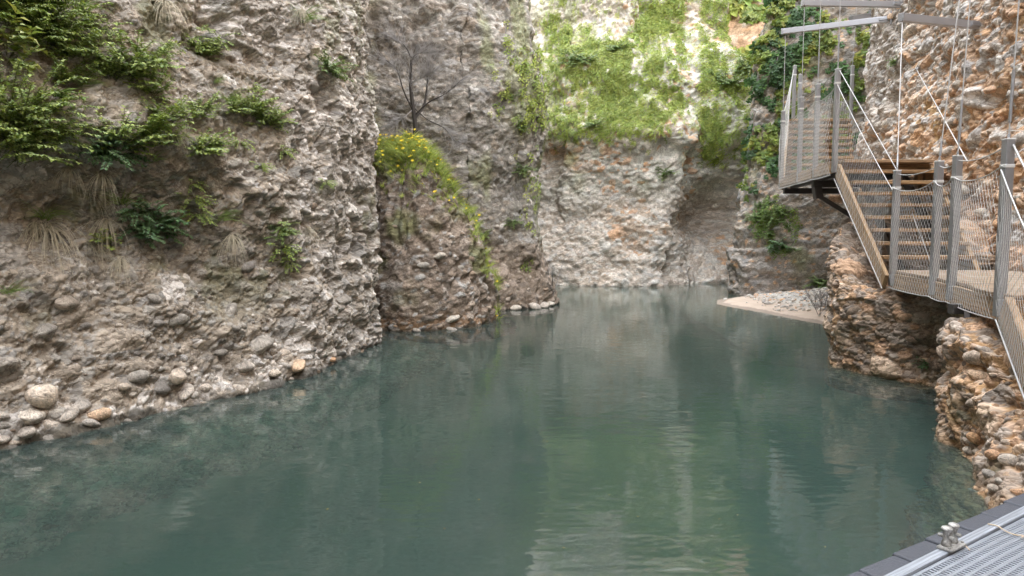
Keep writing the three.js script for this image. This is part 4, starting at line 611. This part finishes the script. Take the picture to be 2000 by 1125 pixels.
// grass and yellow flowers on the outcrop
{
  const one = tuftGeo({ n: 16, len: 0.2, up: 1.3, droop: 0.9, pal: 'lime', w: 0.0045 }), pts = [];
  for (let tries = 0; tries < 400000 && pts.length < 1500; tries++) { const i = Math.floor(rnd() * mound.n), X = mound.px[3 * i], Y = mound.px[3 * i + 1], y = mound.pos[3 * i + 1], ny = mound.nor[3 * i + 1]; if (X < 715) continue; const top = topOf(mound.pos[3 * i]); const k = sstep(top - 0.75, top - 0.15, y) + 0.12 * sstep(top - 1.5, top - 0.7, y) * (X > 790 ? 1 : 0.2); if (rnd() < k * (ny > -0.1 ? 1 : 0.1)) pts.push(i); }
  const im = new THREE.InstancedMesh(one, leafTint, pts.length), M = new THREE.Matrix4(), q = new THREE.Quaternion();
  pts.forEach((i, k) => { const s = rr(0.7, 1.5); q.setFromEuler(new THREE.Euler(0, rr(0, 6.28), 0)); im.setMatrixAt(k, M.compose(V(mound.pos[3 * i], mound.pos[3 * i + 1] - 0.01, mound.pos[3 * i + 2]), q, V(s, s, s))); const f = rr(0.75, 1.25); im.setColorAt(k, rgb(f, f, f)); });
  im.name = numbered('grass'); scene.add(tag(im, 'fresh yellow-green grass along the crest of the outcrop', 'grass', null, 'stuff'));
  const fl = { p: [], c: [] }; for (let k = 0; k < 5; k++) { const a = k * 1.2566; leafGeo(fl, V(0, 0, 0), V(Math.cos(a), 0.3, Math.sin(a)).normalize(), V(0, 1, 0), 0.02, 0.008, [1, 1, 1]); }
  const fg = toGeo(fl), n = 420, fm = new THREE.InstancedMesh(fg, std(rgb(0.75, 0.55, 0.02), 0.8, { side: THREE.DoubleSide }), n);
  for (let k = 0; k < n; k++) { const i = pts[Math.floor(rnd() * pts.length)], s = rr(1.1, 2.0); q.setFromEuler(new THREE.Euler(rr(-0.6, 0.9), rr(0, 6), 0)); fm.setMatrixAt(k, M.compose(V(mound.pos[3 * i] + rr(-0.05, 0.05), mound.pos[3 * i + 1] + rr(0.1, 0.24), mound.pos[3 * i + 2] + rr(0, 0.1)), q, V(s, s, s))); }
  fm.name = numbered('flowers'); scene.add(tag(fm, 'small yellow flowers in the grass of the outcrop', 'flowers', null, 'stuff'));
}
// leaves afloat on the pool
for (const [px, py] of [[958, 884], [1062, 868], [1068, 870], [868, 1050], [1245, 1025], [1190, 980], [1405, 1030], [1440, 1022], [1500, 1040], [1525, 965], [935, 990], [1290, 905], [1610, 1088], [820, 955], [640, 1010], [1100, 1090]]) {
  const d = EYE * F / (py - 445), p = at(px, py, d), g = { p: [], c: [] }, a = rr(0, 6.28), L = rr(0.014, 0.026); leafGeo(g, V(-L / 2 * Math.cos(a), 0, -L / 2 * Math.sin(a)), V(Math.cos(a), 0.05, Math.sin(a)), V(0, 1, 0), L, L * 0.25, vary(pick([[0.45, 0.36, 0.1], [0.5, 0.42, 0.2], [0.3, 0.22, 0.08]])));
  const m = tag(mesh('floating_leaf', toGeo(g), dryMat), 'small dry leaf floating on the pool', 'leaf', 'leaves floating on the pool'); m.position.set(p.x, 0.006, p.z);
}
// bare trees
function bareTree(name, label, base, spec, twigN, twigL) {
  const g = thing(name, label, 'tree', base), bark = std(rgb(0.05, 0.042, 0.036), 0.95), barkPale = std(rgb(0.3, 0.28, 0.27), 0.95), ends = [];
  spec.forEach(([nm, pts, r0, r1]) => { const cv = new THREE.CatmullRomCurve3(pts.map(p => V(...p))), n = 12, tg = new THREE.TubeGeometry(cv, n, 1, 7), p = tg.attributes.position, c = V(0, 0, 0), v = V(0, 0, 0); for (let i = 0; i <= n; i++) { cv.getPointAt(i / n, c); const r = mixn(r0, r1, i / n); for (let j = 0; j <= 7; j++) { const k = i * 8 + j; v.fromBufferAttribute(p, k).sub(c).multiplyScalar(r * (1 + 0.15 * vnoise(i * 0.9, j * 1.1, 88))).add(c); p.setXYZ(k, v.x, v.y, v.z); } } tg.computeVertexNormals(); mesh(nm, tg, nm === 'trunk' ? bark : r0 < 0.012 ? barkPale : bark, g); for (const t of [0.45, 0.6, 0.7, 0.8, 0.9, 1]) ends.push([cv.getPointAt(t), cv.getTangentAt(t)]); });
  const tw = []; for (let k = 0; k < twigN; k++) { const [e, t] = pick(ends); let d = t.clone().add(V(rr(-1, 1), rr(-0.5, 0.8), rr(-0.8, 0.8))).normalize(), a = e.clone(), L = twigL * rr(0.5, 1.2), r = 0.0055; for (let i = 0; i < 4; i++) { const b = a.clone().addScaledVector(d, L / 4); tw.push(rod(a, b, r, 3, r * 0.75)); if (i > 0 && rnd() < 0.75) { const d2 = d.clone().add(V(rr(-0.9, 0.9), rr(-0.5, 0.6), rr(-0.7, 0.7))).normalize(); tw.push(rod(b, b.clone().addScaledVector(d2, L * rr(0.2, 0.45)), r * 0.6, 3, r * 0.35)); } a = b; r *= 0.75; d.add(V(rr(-0.35, 0.35), rr(-0.3, 0.3), rr(-0.3, 0.3))).normalize(); } }
  mesh('twigs', merge(tw), barkPale, g); return g;
}
{
  const b = at(812, 275, 15.2), k = 15.2 / F, q = (px, py, z = 0) => [(px - 812) * k, (275 - py) * k, z];
  bareTree('bare_tree', 'dark leafless tree standing on the grassy outcrop', b, [
    ['trunk', [q(813, 295), q(811, 240), q(806, 200), q(803, 160), q(806, 118)], 0.066, 0.022],
    ['branch', [q(806, 120), q(795, 100, 0.1), q(775, 85, 0.15)], 0.016, 0.006], ['branch', [q(806, 120), q(818, 108, -0.1), q(835, 104, -0.2)], 0.014, 0.006], ['branch', [q(808, 218), q(793, 185, 0.2), q(780, 145, 0.3), q(762, 130, 0.35)], 0.018, 0.006],
    ['branch', [q(811, 232), q(826, 205, -0.2), q(832, 160, -0.3), q(834, 120, -0.35)], 0.034, 0.01], ['branch', [q(812, 225), q(840, 204, 0.15), q(872, 190, 0.25), q(900, 168, 0.3)], 0.018, 0.006], ['branch', [q(812, 215), q(838, 238, 0.2), q(870, 255, 0.3), q(890, 280, 0.4)], 0.012, 0.005], ['branch', [q(808, 215), q(790, 235, 0.2), q(778, 245, 0.25)], 0.01, 0.005], ['branch', [q(806, 165), q(822, 160, 0.1), q(845, 150, 0.2)], 0.01, 0.005]], 520, 0.55);
}
{
  const b = at(1076, 592, 18.9), k = 18.9 / F, q = (px, py, z = 0) => [(px - 1076) * k, (592 - py) * k, z];
  bareTree('bare_sapling', 'thin leafless sapling at the waterline of the tall cliff', b, [['trunk', [q(1076, 594), q(1078, 560), q(1080, 525)], 0.016, 0.006], ['branch', [q(1077, 585), q(1088, 550, 0.1), q(1096, 520, 0.1)], 0.01, 0.004], ['branch', [q(1077, 575), q(1070, 545, 0.1), q(1072, 515, 0.1)], 0.009, 0.004]], 24, 0.35);
}
for (const [px, py, d] of [[1590, 602, 17], [1610, 600, 16.6], [1600, 610, 16]]) {
  const p = at(px, py, d); p.y = barHeight(p.x, p.z) - 0.01; bareTree('dry_shrub', 'thin dry shrub on the sand of the gravel bar', p, [['trunk', [[0, -0.03, 0], [0.03, 0.15, 0], [0.02, 0.3, 0.05]], 0.008, 0.003], ['branch', [[0, 0, 0], [-0.1, 0.15, 0.05], [-0.18, 0.3, 0.1]], 0.006, 0.003], ['branch', [[0, 0, 0], [0.12, 0.14, -0.05], [0.22, 0.25, 0]], 0.006, 0.003]], 40, 0.25).userData.group = 'dry shrubs on the gravel bar';
}
renderer.render(scene, camera);
